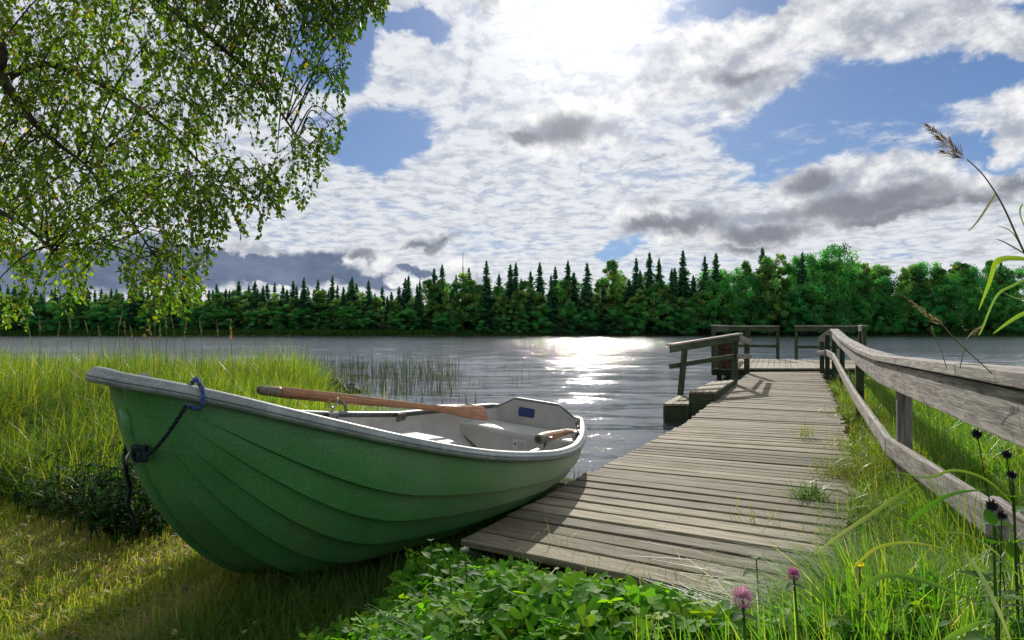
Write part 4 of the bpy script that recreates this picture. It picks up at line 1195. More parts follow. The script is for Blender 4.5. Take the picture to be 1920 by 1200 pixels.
tuft('grass_tuft', 'grass overhanging the right edge of the planks by the sawn beam end', (1590, 900), .22, 160, .28, .007, G2, spread=.13, bend=.7)
tuft('grass_tuft', 'thin grass stalks in front of the lowest planks', (1058, 1085), .12, 30, .30, .0035, G2, spread=.05, bend=.5)
tuft('grass_tuft', 'sparse grass between the boat stern and the boardwalk edge', (950, 960), .12, 40, .22, .005, G1, spread=.14, bend=.4)
tuft('grass_tuft', 'lone dry grass stalk standing by the dark hull side', (948, 975), .12, 3, .32, .006, [(.3, .3, .08)], spread=.02, bend=.1)
tuft('grass_tuft', 'short weeds against the edge planks under the stern', (1040, 905), .16, 50, .16, .005, G1, spread=.12, bend=.4)
tuft('grass_tuft', 'fine grass stems growing up before the front plank, centre', (1200, 1122), .2, 60, .20, .003, G2, spread=.14, bend=.6)
tuft('grass_tuft', 'weedy clump with thin blades at the front plank corner by the flowers', (1350, 1150), .22, 70, .22, .0035, G2, spread=.14, bend=.8)
tuft('grass_tuft', 'small sprigs in the plank gaps, right of centre', (1420, 980), .25, 24, .13, .004, G2, spread=.12, bend=.5)
tuft('grass_tuft', 'pale blades bending up out of the black shade under the hull', (690, 1150), .12, 7, .30, .006, [(.14, .2, .06)], spread=.05, bend=.5)

for k, (px, sp_, hh, nn) in enumerate([((1548, 700), .12, .30, 70), ((1560, 740), .12, .30, 80), ((1576, 790), .12, .28, 90), ((1592, 850), .12, .28, 100), ((1575, 905), .10, .20, 90), ((1605, 990), .12, .26, 120), ((1585, 1040), .12, .22, 110), ((1545, 1085), .12, .2, 90)]):
    where = ['at the platform step', 'below the far part of the lower rail', 'at the third post from the viewer', 'short of the sawn beam end', 'on the planks behind the sawn beam end', 'in front of the sawn beam end', 'beside the buttercup', 'behind the small magenta flower'][k]
    tuft('grass_tuft', 'grass spilling over the plank edge ' + where, px, .2, nn, hh, .006, G2 + G1[:1], spread=sp_, bend=.8)
# big single blades on the right, close to the lens
def hero_blade(label, pts, wd, c, ctip=None, par=None, name='grass_blade', m_='grass'):
    """pts: (u,v,D) along the blade; a creased strap leaf"""
    P = [Vector(atd(*p)) for p in pts]; out = []
    for i in range(len(P) - 1):
        p0 = P[max(i - 1, 0)]; p1 = P[i]; p2 = P[i + 1]; p3 = P[min(i + 2, len(P) - 1)]
        for k in range(6):
            t = k / 6; out.append(.5 * ((2 * p1) + (p2 - p0) * t + (2 * p0 - 5 * p1 + 4 * p2 - p3) * t * t + (3 * p1 - p0 - 3 * p2 + p3) * t ** 3))
    out.append(P[-1]); n = len(out); V = []; C = []
    for i, p in enumerate(out):
        dd = (out[min(i + 1, n - 1)] - out[max(i - 1, 0)]).normalized()
        s_ = dd.cross(Vector((.25, -.75, .6))).normalized(); nn = s_.cross(dd)
        tt = i / (n - 1); w_ = wd * .5 * (min(1, .35 + tt * 3) * (1 - tt ** 3)) + .0005
        V += [p - s_ * w_, p - nn * w_ * .35, p + s_ * w_]
        cc = np.array(c) * (1 - tt) + np.array(ctip or c) * tt; C += [cc, cc * .9, cc]
    F = np.array([[i * 3 + j, i * 3 + j + 1, (i + 1) * 3 + j + 1, (i + 1) * 3 + j] for i in range(n - 1) for j in (0, 1)])
    VV = np.array([tuple(v) for v in V])
    if par is not None: VV = VV - np.array(par.location)
    o = npmesh(name, VV, F, M[m_], colr=np.array(C), parent=par)
    if par is None: tag(o, label, 'grass blade')
    return o
sedge_rail = thing('sedge_plant', 'wide-leaved sedge arching over the lower rail near its sawn end', 'sedge', (1.0, 1.35, .5))
sedge_low = thing('sedge_plant', 'low arching strap-leaved sedge at the bottom right, past the buttercup', 'sedge', (.6, 1.05, .5))
sedge_corner = thing('sedge_plant', 'silvery wide-leaved sedge in the bottom right corner', 'sedge', (.62, .85, .5))
hero_blade(None, [(1720, 905, 1.5), (1640, 960, 1.45), (1580, 1000, 1.42), (1525, 1040, 1.4)], 0.0077, (.12, .20, .025), (.30, .32, .14), par=sedge_rail, name='blade')
hero_blade(None, [(1905, 950, 1.3), (1850, 900, 1.3), (1790, 882, 1.3), (1740, 895, 1.32), (1680, 885, 1.34)], 0.0058, (.14, .24, .02), par=sedge_rail, name='blade')
hero_blade(None, [(1700, 985, 1.35), (1740, 950, 1.33), (1790, 925, 1.3), (1850, 918, 1.28)], 0.0077, (.06, .16, .015), par=sedge_rail, name='blade')
hero_blade(None, [(1590, 1130, 1.0), (1630, 1092, 1.0), (1672, 1078, 1.0), (1740, 1092, .98), (1800, 1115, .97), (1860, 1140, .95)], 0.0073, (.09, .19, .015), par=sedge_low, name='blade')
hero_blade(None, [(1600, 1065, 1.15), (1640, 1030, 1.15), (1690, 1018, 1.15), (1740, 1022, 1.15), (1775, 1030, 1.15)], 0.0044, (.24, .28, .03), par=sedge_low, name='blade')
hero_blade(None, [(1895, 1200, .8), (1870, 1140, .8), (1840, 1080, .82), (1812, 1040, .83), (1803, 1022, .84)], 0.0068, (.22, .28, .16), (.15, .22, .08), par=sedge_corner, name='blade')
hero_blade(None, [(1920, 1090, 1.1), (1860, 1030, 1.1), (1810, 1002, 1.12), (1750, 998, 1.14)], 0.0039, (.16, .26, .03), par=sedge_rail, name='blade')
hero_blade(None, [(1770, 1200, .85), (1800, 1185, .85), (1830, 1170, .85), (1855, 1162, .86)], 0.0058, (.12, .24, .02), par=sedge_corner, name='blade')

# ------------------------------------------------------------------ clover bank in the foreground
N = 60000
D = rng.uniform(1.3, 3.4, N); u = rng.uniform(330, 1760, N); x = (u - 960) / FPX * D
P = np.stack([x, D, ground(x, D) + rng.uniform(.02, .26, N)], -1)
uu, vv = proj(P)
lim = np.interp(uu, [300, 480, 560, 640, 700, 740, 775, 830, 900, 1000, 1100, 1200, 1300, 1400, 1500, 1600, 1760], [1400, 1400, 1215, 1180, 1155, 1100, 1045, 1035, 1062, 1082, 1098, 1115, 1140, 1165, 1150, 1120, 1090])
keep = (vv > lim + rng.normal(0, 12, N)) & (vv < 1290) & ~on_deck(P, -.02) & (rng.random(N) < np.where(vv > 1215, .35, .8))
P = P[keep]; n = len(P)
# three leaflets per leaf, each a heart of two fans
sz = rng.uniform(.011, .021, n)
ph = rng.uniform(0, 6.28, n); tilt = rng.normal(0, .45, (n, 2))
LV, LF, LC = [], [], []
outl = np.array([(0, 0, 0), (.35, .45, .06), (.55, 1.0, .12), (.48, 1.5, .10), (.22, 1.78, .07), (0, 1.66, .02), (-.22, 1.78, .07), (-.48, 1.5, .10), (-.55, 1.0, .12), (-.35, .45, .06)])
base_c = palette(n, [(.07, .21, .012), (.12, .29, .016), (.045, .15, .012), (.20, .33, .02)], [3, 3, 2, 1.3])
for k in range(3):
    a = ph + k * 2.094 + rng.normal(0, .12, n); ca, sa = np.cos(a)[:, None], np.sin(a)[:, None]
    ox, oy, oz = outl[:, 0][None] * sz[:, None], outl[:, 1][None] * sz[:, None], outl[:, 2][None] * sz[:, None]
    X_ = ox * ca - oy * sa; Y_ = ox * sa + oy * ca
    Z_ = oz + X_ * tilt[:, :1] + Y_ * tilt[:, 1:] - .15 * np.hypot(X_, Y_)
    v = np.stack([P[:, :1] + X_, P[:, 1:2] + Y_, P[:, 2:3] + Z_], -1).reshape(-1, 3)
    b = (np.arange(n) * 10)[:, None]
    f = np.concatenate([b + np.array([[0, 1, 2, 5]]), b + np.array([[2, 3, 4, 5]]), b + np.array([[0, 5, 8, 9]]), b + np.array([[5, 6, 7, 8]])])
    LV.append((v, f, np.repeat(base_c, 10, 0) * rng.uniform(.85, 1.15, (len(v), 1))))
V, F, CC = merge(LV)
# petioles
m_ = rng.random(n) < .5; Pb = P[m_].copy(); gh = ground(Pb[:, 0], Pb[:, 1]); Hh = np.maximum(.02, Pb[:, 2] - gh); Pb[:, 2] = gh
v2, f2, c2 = blades(Pb, Hh, np.full(len(Pb), .0022), rng.uniform(0, 6.28, len(Pb)), np.full(len(Pb), .02), base_c[m_] * .8, 2)
V, F, CC = merge([(V, F, CC), (v2, f2, c2)])
g = npmesh('clover_patch', V, F, M['clover'], colr=CC); tag(g, 'carpet of bright green clover in the foreground below the front planks', 'clover', kind='stuff')
# thin dry and green blades mixed in the clover
N = 9000
D = rng.uniform(1.2, 3.2, N); u = rng.uniform(500, 1800, N); x = (u - 960) / FPX * D; P = np.stack([x, D, ground(x, D)], -1)
H_ = rng.uniform(.05, .24, N); tipv = proj(P + np.stack([0 * x, 0 * x, H_], -1))[1]
lim = np.interp(u, [500, 640, 700, 775, 830, 900, 1100, 1200, 1300, 1400, 1500, 1600, 1800], [1190, 1175, 1160, 1070, 1060, 1085, 1120, 1130, 1145, 1155, 1145, 1110, 1060])
k_ = (tipv > lim) & ~on_deck(P); P, H_ = P[k_], H_[k_]; n = len(P)
C1 = palette(n, [(.08, .17, .02), (.14, .2, .03), (.42, .36, .17), (.25, .16, .07)], [3, 2, 1.3, .6])
V, F, CC = blades(P, H_, rng.uniform(.003, .0055, n), rng.uniform(0, 6.28, n), np.minimum(np.abs(rng.normal(.5, .4, n)), 1.0), C1, 4)
g = npmesh('mixed_blades', V, F, M['grass'], colr=CC); tag(g, 'thin green and dry grass blades poking through the clover', 'grass', kind='stuff')

def leaf_mesh(outline, fold=.25, droop=.15, n=1):
    """one leaf lying along +y with a folded midrib"""
    pts = outline; V = [(0, 0, 0)]; k = len(pts)
    return V
def broad_leaf(L_, W_, serr=0, fold=.3, curl=.25, seg=10):
    V = []; F = []
    for i in range(seg + 1):
        t = i / seg; w_ = W_ * .5 * (math.sin(math.pi * t ** .75) ** .85 if 0 < t < 1 else 0) * (1 + (serr if i % 2 else -serr))
        y = L_ * t; z = -curl * L_ * t * t
        V += [(-w_, y - w_ * .1, z + fold * w_), (0, y, z), (w_, y - w_ * .1, z + fold * w_)]
        if i: a = (i - 1) * 3; F += [[a, a + 1, a + 4, a + 3], [a + 1, a + 2, a + 5, a + 4]]
    return np.array(V, float), np.array(F)
def orient(V, loc, yaw, pitch, roll=0):
    m3 = np.array(Matrix.Rotation(yaw, 3, 'Z') @ Matrix.Rotation(pitch, 3, 'X') @ Matrix.Rotation(roll, 3, 'Y'))
    return V @ m3.T + np.array(loc)
for w_ in WEEDS: weed_clump(*w_, DK)
weed_clump('bright broad-leaved weeds in the meadow far left', (40, 900), 4.8, 180, .3, .3, ((.05, .16, .015), (.08, .2, .02)), .06)
N = 5200; P = scatter_view(N, -100, 900, 2.0, 4.7); P = P[(P[:, 1] < 4.6) & ~on_deck(P) & (P[:, 0] < -.05)]; P = P[vnoise(P[:, 0], P[:, 1], 2.2, 77) > .42]; n = len(P)
Vp, Fp = broad_leaf(1, .7, 0, .2, .2, 4); k_ = len(Vp); a = rng.uniform(0, 6.28, n); pt_ = rng.uniform(-.3, .6, n); sz = rng.uniform(.012, .03, n)
yy = Vp[None, :, 1] * np.cos(pt_)[:, None] - Vp[None, :, 2] * np.sin(pt_)[:, None]; zz = Vp[None, :, 1] * np.sin(pt_)[:, None] + Vp[None, :, 2] * np.cos(pt_)[:, None]; xx = np.repeat(Vp[None, :, 0], n, 0)
V = np.stack([P[:, :1] + sz[:, None] * (xx * np.cos(a)[:, None] - yy * np.sin(a)[:, None]), P[:, 1:2] + sz[:, None] * (xx * np.sin(a)[:, None] + yy * np.cos(a)[:, None]), P[:, 2:] + rng.uniform(.015, .06, (n, 1)) + sz[:, None] * zz], -1).reshape(-1, 3)
F = ((np.arange(n) * k_)[:, None, None] + Fp[None]).reshape(-1, 4); g = npmesh('lawn_weeds', V, F, M['clover'], colr=np.repeat(palette(n, [(.08, .2, .015), (.13, .26, .02), (.05, .14, .015)], [1, 1, 1]), k_, 0)); tag(g, 'small green weed leaves scattered in the trampled grass', 'weeds', kind='stuff')
def leafy_plant(name, label, px, D, leaves, hgt, cat='plant', cols=((.05, .15, .015), (.09, .2, .02)), serr=.1):
    top = Vector(atd(px[0], px[1], D)); gz = float(ground(top.x, top.y)); base = Vector((top.x, top.y, gz))
    o = thing(name, label, cat, base)
    mb = MB(); Hh = top.z - gz; mb.tube([(0, 0, 0), (.01, .005, Hh * .5), (0, 0, Hh)], [.004, .003, .002], 6, c=(.06, .12, .02)); mb.build('stem', M['clover'], o, smooth=True)
    parts = []
    for i in range(leaves):
        tt = 1 - .75 * (i / leaves); L_ = .055 * random.uniform(.8, 1.25) * (1.25 - .5 * tt)
        V, F = broad_leaf(L_, L_ * .62, serr, .28, random.uniform(.1, .5)); 
        V = orient(V, (0, 0, Hh * tt), i * 2.4 + random.uniform(-.3, .3), random.uniform(-.1, .75)); c = np.array(random.choice(cols)) * random.uniform(.8, 1.25)
        parts.append((V, F, np.tile(c, (len(V), 1))))
    V, F, CC = merge(parts); npmesh('leaves', V, F, M['clover'], colr=CC, parent=o); return o
leafy_plant('nettle_plant', 'bright green leafy nettle at the left corner of the front planks', (808, 1014), 2.5, 16, .3)
leafy_plant('nettle_plant', 'second leafy nettle just right of the first, leaning on the plank corner', (842, 1035), 2.35, 12, .3)
leafy_plant('herb_plant', 'dark glossy-leaved herb poking above the corner plank', (872, 1040), 2.2, 9, .3, cols=((.03, .08, .03), (.05, .12, .02)))
leafy_plant('herb_plant', 'silver-leaved herb in the clover below the corner plank', (915, 1098), 2.3, 10, .3, cols=((.10, .16, .09), (.06, .13, .04)), serr=.2)
leafy_plant('herb_plant', 'round-leaved shoot standing against the front plank, left of centre', (1045, 1068), 2.9, 8, .3, serr=0)
leafy_plant('herb_plant', 'round-leaved shoot standing against the front plank, at the centre', (1150, 1098), 2.6, 7, .3, serr=0)
leafy_plant('herb_plant', 'small dark three-leaved sprig above the planks near the purple flowers', (1418, 1048), 1.95, 6, .3, cols=((.02, .07, .015), (.03, .09, .02)), serr=0)
leafy_plant('herb_plant', 'broad-leaved herb beside the dark seed heads at the right edge', (1862, 985), 1.15, 12, .3, serr=.05)
leafy_plant('herb_plant', 'large-leaved herb at the right edge above the lower rail', (1900, 905), 1.3, 14, .3, serr=.05)

# ------------------------------------------------------------------ flowers
def clover_flower(label, px, D, r, cols):
    top = Vector(atd(px[0], px[1], D)); base = Vector((top.x + .02, top.y, float(ground(top.x, top.y))))
    o = thing('clover_flower', label, 'flower', base); tl = top - base
    mb = MB(); mb.tube([(0, 0, 0), tl * .5 + Vector((.008, 0, 0)), tl], [.0022, .002, .0018], 6, c=(.07, .14, .03)); mb.build('stem', M['clover'], o, smooth=True)
    parts = []
    for i in range(190):
        z_ = 1 - 1.75 * (i + .5) / 190; th = i * 2.39996; rr = math.sqrt(max(0, 1 - z_ * z_))
        dv = Vector((math.cos(th) * rr, math.sin(th) * rr, z_ * .95 + .25)).normalized()
        b0_ = tl + dv * r * .45; b1_ = tl + dv * r * random.uniform(.92, 1.12) + Vector((0, 0, r * .12))
        sdv = dv.cross(Vector((.1, .2, 1))).normalized() * r * .085
        n2 = dv.cross(sdv).normalized() * r * .05
        V = np.array([tuple(b0_ - sdv * .6), tuple(b0_ + sdv * .6), tuple(b1_ * .35 + b0_ * .65 + sdv * 1.1 + n2), tuple(b1_), tuple(b1_ * .35 + b0_ * .65 - sdv * 1.1 + n2)])
        F = np.array([[0, 1, 2, 3], [0, 3, 4, 0]])[:1]; F = np.array([[0, 1, 2, 3], [0, 3, 3, 4]])
        F = np.array([[0, 1, 2, 4], [4, 2, 3, 3]]); F = np.array([[0, 1, 2, 4]])
        c0 = np.array(cols[0]); c1 = np.array(cols[1]); cc = np.array([c1 * .9, c1 * .9, c0, c0, c0]) * random.uniform(.8, 1.2)
        parts.append((V, F, cc)); parts.append((V[[4, 2, 3]][[0, 1, 2, 2]], np.array([[0, 1, 2, 3]]), cc[[4, 2, 3, 3]]))
    V, F, CC = merge(parts); npmesh('flower_head', V, F, M['dead'], colr=CC, parent=o)
    parts = []
    for k in range(3):
        V, F = broad_leaf(.018, .012, 0, .2, .1); parts.append((orient(V, tuple(tl - Vector((0, 0, r))), k * 2.1, -.2), F, np.tile((.04, .11, .02), (len(V), 1))))
    V, F, CC = merge(parts); npmesh('bracts', V, F, M['clover'], colr=CC, parent=o)
clover_flower('pink clover flower head in bloom, the larger one nearest the bottom edge', (1392, 1126), .80, .0155, ((.50, .27, .42), (.62, .46, .55)))
clover_flower('smaller magenta clover flower over the planks, up and right of the other', (1488, 1080), 1.05, .0125, ((.40, .14, .30), (.46, .24, .38)))
# buttercup
top = Vector(atd(1612, 1063, 1.2)); base = Vector((top.x, top.y, float(ground(top.x, top.y))))
o = thing('buttercup', 'small yellow buttercup at the grassy edge of the planks', 'flower', base); tl = top - base
mb = MB(); mb.tube([(0, 0, 0), tl], .0015, 5, c=(.08, .15, .03)); mb.build('stem', M['clover'], o)
parts = []
for k in range(5):
    V, F = broad_leaf(.011, .0105, 0, .3, -.3, 6); parts.append((orient(V, tuple(tl), k * 1.257, .35), F, np.tile((.85, .72, .01), (len(V), 1))))
V, F, CC = merge(parts); npmesh('petals', V, F, M['yellow'], colr=CC, parent=o)
# dark knapweed seed heads
def seedhead(label, px, D, r, lean):
    top = Vector(atd(px[0], px[1], D)); base = Vector((top.x + lean, top.y + .02, float(ground(top.x, top.y))))
    o = thing('seed_head', label, 'seed head', base, 'dark seed heads by the lower rail'); tl = top - base
    mb = MB(); mb.tube([(0, 0, 0), tl * .55 + Vector((lean * .1, 0, 0)), tl], [.0015, .0013, .001], 5, c=(.05, .09, .02)); mb.build('stem', M['clover'], o)
    mb = MB(); 
    for i in range(60):
        z_ = 1 - 2 * (i + .5) / 60; th = i * 2.39996; rr = math.sqrt(1 - z_ * z_); dv = Vector((math.cos(th) * rr, math.sin(th) * rr, z_))
        mb.tube([tl + dv * r * .3, tl + dv * r * random.uniform(.8, 1.15)], [r * .17, r * .03], 4, c=random.uniform(.5, 1.3) * .02)
    mb.build('head', M['reed'], o)
    parts = []
    for k in range(3):
        V, F = broad_leaf(.05, .012, .1, .2, .5); parts.append((orient(V, tuple(tl * (.4 + .15 * k)), k * 2.2, .5), F, np.tile((.03, .08, .015), (len(V), 1))))
    V, F, CC = merge(parts); npmesh('leaves', V, F, M['clover'], colr=CC, parent=o)
seedhead('dark ragged seed head under the side board, upper left of the group', (1832, 813), 1.35, 0.0112, .10)
seedhead('dark round seed head at the right edge, second from the top', (1888, 852), 1.3, 0.0104, .06)
seedhead('dark seed head low at the right edge beside the leafy herb', (1897, 890), 1.25, 0.0096, .03)
seedhead('dark clustered seed head in front of the sawn board end', (1860, 948), 1.2, 0.0120, .02)
seedhead('small dark seed head just right of the clustered one', (1878, 966), 1.15, 0.0088, .0)

# ------------------------------------------------------------------ reed grass stems with plumes
def plume_geo(base, tip, n=90, rad=.02, side=0., c=((.30, .24, .15), (.16, .12, .09))):
    """feathery panicle from base to tip"""
    b_, t_ = np.array(base, float), np.array(tip, float); dd = t_ - b_; Ln = np.linalg.norm(dd); dd /= Ln
    s_ = rng.random(n) ** .8; p = b_ + dd * (s_ * Ln)[:, None]
    rd = rng.normal(0, 1, (n, 3)); rd -= (rd @ dd)[:, None] * dd; rd /= np.linalg.norm(rd, axis=1)[:, None]
    rd = rd + np.array([side, 0, -.3]) * .6
    ln = rad * (1.15 - .8 * s_) * rng.uniform(.6, 1.4, n)
    e = p + rd * ln[:, None] + dd * (ln * 1.6)[:, None]
    wv_ = np.cross(rd, dd); wv_ /= np.linalg.norm(wv_, axis=1)[:, None] + 1e-9; wv_ = wv_ * (rad * .09)
    mid = (p + e) / 2
    V = np.stack([p, mid - wv_, e, mid + wv_], 1).reshape(-1, 3); F = np.arange(n * 4).reshape(n, 4)
    C = np.repeat(np.array(c)[rng.integers(0, len(c), n)] * rng.uniform(.7, 1.3, (n, 1)), 4, 0)
    return V, F, C
def spline(P, k=8):
    P = [Vector(p) for p in P]; out = []
    for i in range(len(P) - 1):
        p0 = P[max(i - 1, 0)]; p1 = P[i]; p2 = P[i + 1]; p3 = P[min(i + 2, len(P) - 1)]
        for q in range(k):
            t = q / k; out.append(.5 * ((2 * p1) + (p2 - p0) * t + (2 * p0 - 5 * p1 + 4 * p2 - p3) * t * t + (3 * p1 - p0 - 3 * p2 + p3) * t ** 3))
    return out + [P[-1]]
# the tall one in the right upper sky
o = thing('reed_plant', 'tall reed with a drooping brown plume leaning in from the right edge against the sky', 'reed')
D0 = 1.5
stem_px = [(2010, 760, D0), (1960, 560, D0), (1915, 462, D0), (1880, 385, D0), (1845, 330, D0), (1812, 298, D0)]
mb = MB(); sp_ = spline([atd(*p) for p in stem_px]); mb.tube(sp_, list(np.linspace(.0030, .0011, len(sp_))), 6, c=(.10, .12, .035)); mb.build('stem', M['reed'], o, smooth=True)
V1 = plume_geo(atd(1812, 300, D0), atd(1738, 236, D0), 110, .019, 0, ((.20, .16, .12), (.30, .25, .19), (.10, .08, .07)))
V2 = plume_geo(atd(1808, 297, D0), atd(1765, 284, D0), 60, .012, 0, ((.20, .16, .12), (.12, .10, .08)))
V, F, CC = merge([V1, V2]); npmesh('plume', V, F, M['dead'], colr=CC, parent=o)
for (nm, pts, wd, c) in (('leaf', [(1868, 362, D0), (1853, 385, D0), (1833, 415, D0), (1815, 434, D0)], .004, (.14, .13, .08)),
                         ('leaf', [(1922, 478, D0), (1905, 445, D0), (1890, 430, D0), (1872, 424, D0)], .006, (.12, .18, .03)),
                         ('leaf', [(1925, 478, D0), (1903, 465, D0), (1885, 455, D0), (1868, 448, D0)], .007, (.05, .09, .03)),
                         ('leaf', [(1945, 490, D0), (1905, 484, D0), (1870, 490, D0), (1855, 530, D0), (1835, 582, D0)], .014, (.20, .30, .02)),
                         ('leaf', [(1960, 500, D0), (1915, 410, D0), (1918, 380, D0)], .006, (.1, .18, .03)),
                         ('leaf', [(1940, 515, D0), (1900, 535, D0), (1868, 556, D0), (1840, 620, D0), (1834, 628, D0)], .005, (.14, .24, .06)),
                         ('leaf', [(1950, 560, D0), (1910, 560, D0), (1880, 548, D0)], .005, (.12, .2, .05)),
                         ('leaf', [(1950, 575, D0), (1915, 590, D0), (1890, 605, D0), (1862, 626, D0)], .008, (.18, .30, .03))):
    hero_blade(None, pts, wd, c, None, o, nm)
def plume_plant(label, base, pts, plume, n, rad, cols, group=None, sw=.0016, loc=None):
    o = thing('plume_grass', label, 'grass stem', group=group)
    mb = MB(); sp_ = spline(pts); mb.tube(sp_, sw, 5, c=(.16, .17, .06)); mb.build('stem', M['reed'], o, smooth=True)
    V, F, CC = plume_geo(plume[0], plume[1], n, rad, 0, cols); npmesh('plume', V, F, M['dead'], colr=CC, parent=o); return o
TAN = ((.42, .32, .18), (.5, .4, .24), (.30, .22, .13))
plume_plant('bent grass stem with a tan plume above the rail, right of its crest', None, [atd(1860, 700, 1.9), atd(1800, 645, 1.9), atd(1765, 608, 1.9), atd(1740, 590, 1.9), atd(1700, 560, 1.9), atd(1678, 545, 1.9)], (atd(1768, 610, 1.9), atd(1708, 566, 1.9)), 110, .012, TAN)
plume_plant('short stem with a pale plume above the handrail near the right edge', None, [atd(1800, 690, 2.2), atd(1812, 640, 2.2), atd(1826, 622, 2.2)], (atd(1815, 629, 2.2), atd(1845, 610, 2.2)), 60, .009, TAN)
plume_plant('thin dark grass tips above the handrail', None, [atd(1775, 690, 2.4), atd(1762, 650, 2.4), atd(1748, 620, 2.4)], (atd(1752, 630, 2.4), atd(1747, 612, 2.4)), 30, .008, ((.15, .2, .06), (.2, .22, .1)))
# plumes over the left bank
pl_list = [(75, 592, 8), (108, 605, 9), (132, 590, 7.5), (165, 600, 10), (222, 585, 8.5), (235, 598, 9), (284, 604, 8), (290, 588, 8.5), (312, 590, 7.5), (325, 583, 9), (345, 602, 8), (378, 598, 7.5), (409, 600, 10), (433, 598, 6.5), (190, 610, 9), (60, 612, 9), (300, 610, 7), (250, 612, 8)]
names_ = ['rusty upright plume standing alone rightmost above the left bank']
for i, (u, v, D) in enumerate(pl_list):
    gz = float(ground((u - 960) / FPX * D, D)); ln = 46 if u == 433 else random.uniform(24, 36); lean = 0 if u == 433 else random.uniform(-16, 16)
    top = atd(u + lean * .5, v, D); pb = atd(u, v + ln, D); gb = ((u + random.uniform(-30, 10) - 960) / FPX * D, D, gz)
    lab = 'rusty upright plume standing alone above the lake line, rightmost of the bank plumes' if u == 433 else 'straw-coloured feathery grass plume rising above the left bank meadow'
    plume_plant(lab, None, [gb, tuple(np.array(gb) * .4 + np.array(pb) * .6 + np.array([.03, 0, 0])), pb, top], (pb, top), 46, .018 if u != 433 else .024, ((.45, .24, .12), (.5, .3, .16)) if u == 433 else ((.38, .33, .17), (.28, .30, .12)), None if u == 433 else 'feathery grass plumes over the left bank meadow', sw=.0025)

# ------------------------------------------------------------------ fallen leaves and litter
def dead_leaf(label, px, z, size, c, group=None, tilt=.3):
    p = atz(px[0], px[1], z + .006); V, F = broad_leaf(size, size * .7, .05, .35, .25, 6); V = orient(V, (0, 0, 0), random.uniform(0, 6.28), tilt * random.uniform(-.5, 1), 0)
    V[:, 2] -= V[:, 2].min(); o = npmesh('fallen_leaf', V, F, M['dead'], colr=np.tile(c, (len(V), 1))); o.location = p; return tag(o, label, 'leaf', group)
PALE = (.50, .43, .30)
dead_leaf('pale birch leaf on the second plank, left of centre', (1076, 1030), .25, .042, PALE)
dead_leaf('pale birch leaf on the third plank, right of the first pale leaf', (1184, 1056), .25, .038, PALE)
dead_leaf('tan curled leaf on the front plank left of the clover flower', (1350, 1088), .25, .04, (.52, .38, .18))
dead_leaf('tiny pale leaf fragment on the upper planks of the front section', (1220, 1018), .25, .022, PALE)
dead_leaf('yellowish leaf at the grassy right edge near the buttercup', (1570, 1050), .25, .035, (.55, .38, .16))
dead_leaf('rust-red curled leaf beside the pink clover flower', (1438, 1124), .25, .055, (.32, .10, .03), tilt=1.2)
dead_leaf('little brown leaf on a plank near the right edge', (1302, 924), .25, .03, (.25, .13, .06))
# litter on the lawn: too many to tell
N = 260; P = scatter_view(N, -60, 620, 2.4, 4.7); P = P[~in_boat(P)]; parts = []
for p in P:
    V, F = broad_leaf(random.uniform(.018, .045), .024, 0, .3, .3, 4); V = orient(V, (0, 0, 0), random.uniform(0, 6.28), random.uniform(-.3, .6)); V[:, 2] -= V[:, 2].min(); V += p + np.array([0, 0, random.uniform(.035, .075)])
    parts.append((V, F, np.tile(np.array(random.choice([(.50, .38, .20), (.42, .26, .12), (.58, .48, .32), (.50, .34, .05)])) * random.uniform(.7, 1.2), (len(V), 1))))
V, F, CC = merge(parts); g = npmesh('leaf_litter', V, F, M['dead'], colr=CC); tag(g, 'scattered dry birch leaves on the trampled lawn', 'leaf litter', kind='stuff')

# ------------------------------------------------------------------ rocks
def rock(label, px, D, size, seed):
    base = Vector(atz(px[0], px[1], 0.0)); n1, n2 = 14, 20; V = []; F = []
    for i in range(n1 + 1):
        for j in range(n2):
            th = math.pi * i / n1; ph_ = 2 * math.pi * j / n2; dv = np.array([math.sin(th) * math.cos(ph_), math.sin(th) * math.sin(ph_), math.cos(th)])
            r_ = 1 + .55 * (float(vnoise(dv[0] * 2 + 5, dv[1] * 2 + dv[2] * 2.3, 1.2, seed)) - .5) + .2 * (float(vnoise(dv[0] * 5 + 9, dv[1] * 5 + dv[2] * 4.3, 1.2, seed + 3)) - .5)
            V.append(np.round(dv * r_ * 4.5) / 4.5 * .35 * np.array(size) + dv * r_ * .65 * np.array(size))
    for i in range(n1):
        for j in range(n2): F.append([i * n2 + j, i * n2 + (j + 1) % n2, (i + 1) * n2 + (j + 1) % n2, (i + 1) * n2 + j])
    o = npmesh('rock', np.array(V), np.array(F)[:, ::-1], M['rock']); o.location = base; return tag(o, label, 'rock')
rock('big dark angular boulder at the water edge behind the long oar', (608, 741), 14, (.46, .35, .40), 2)
rock('smaller dark boulder right of the big one, in the water', (655, 736), 14, (.24, .2, .19), 9)

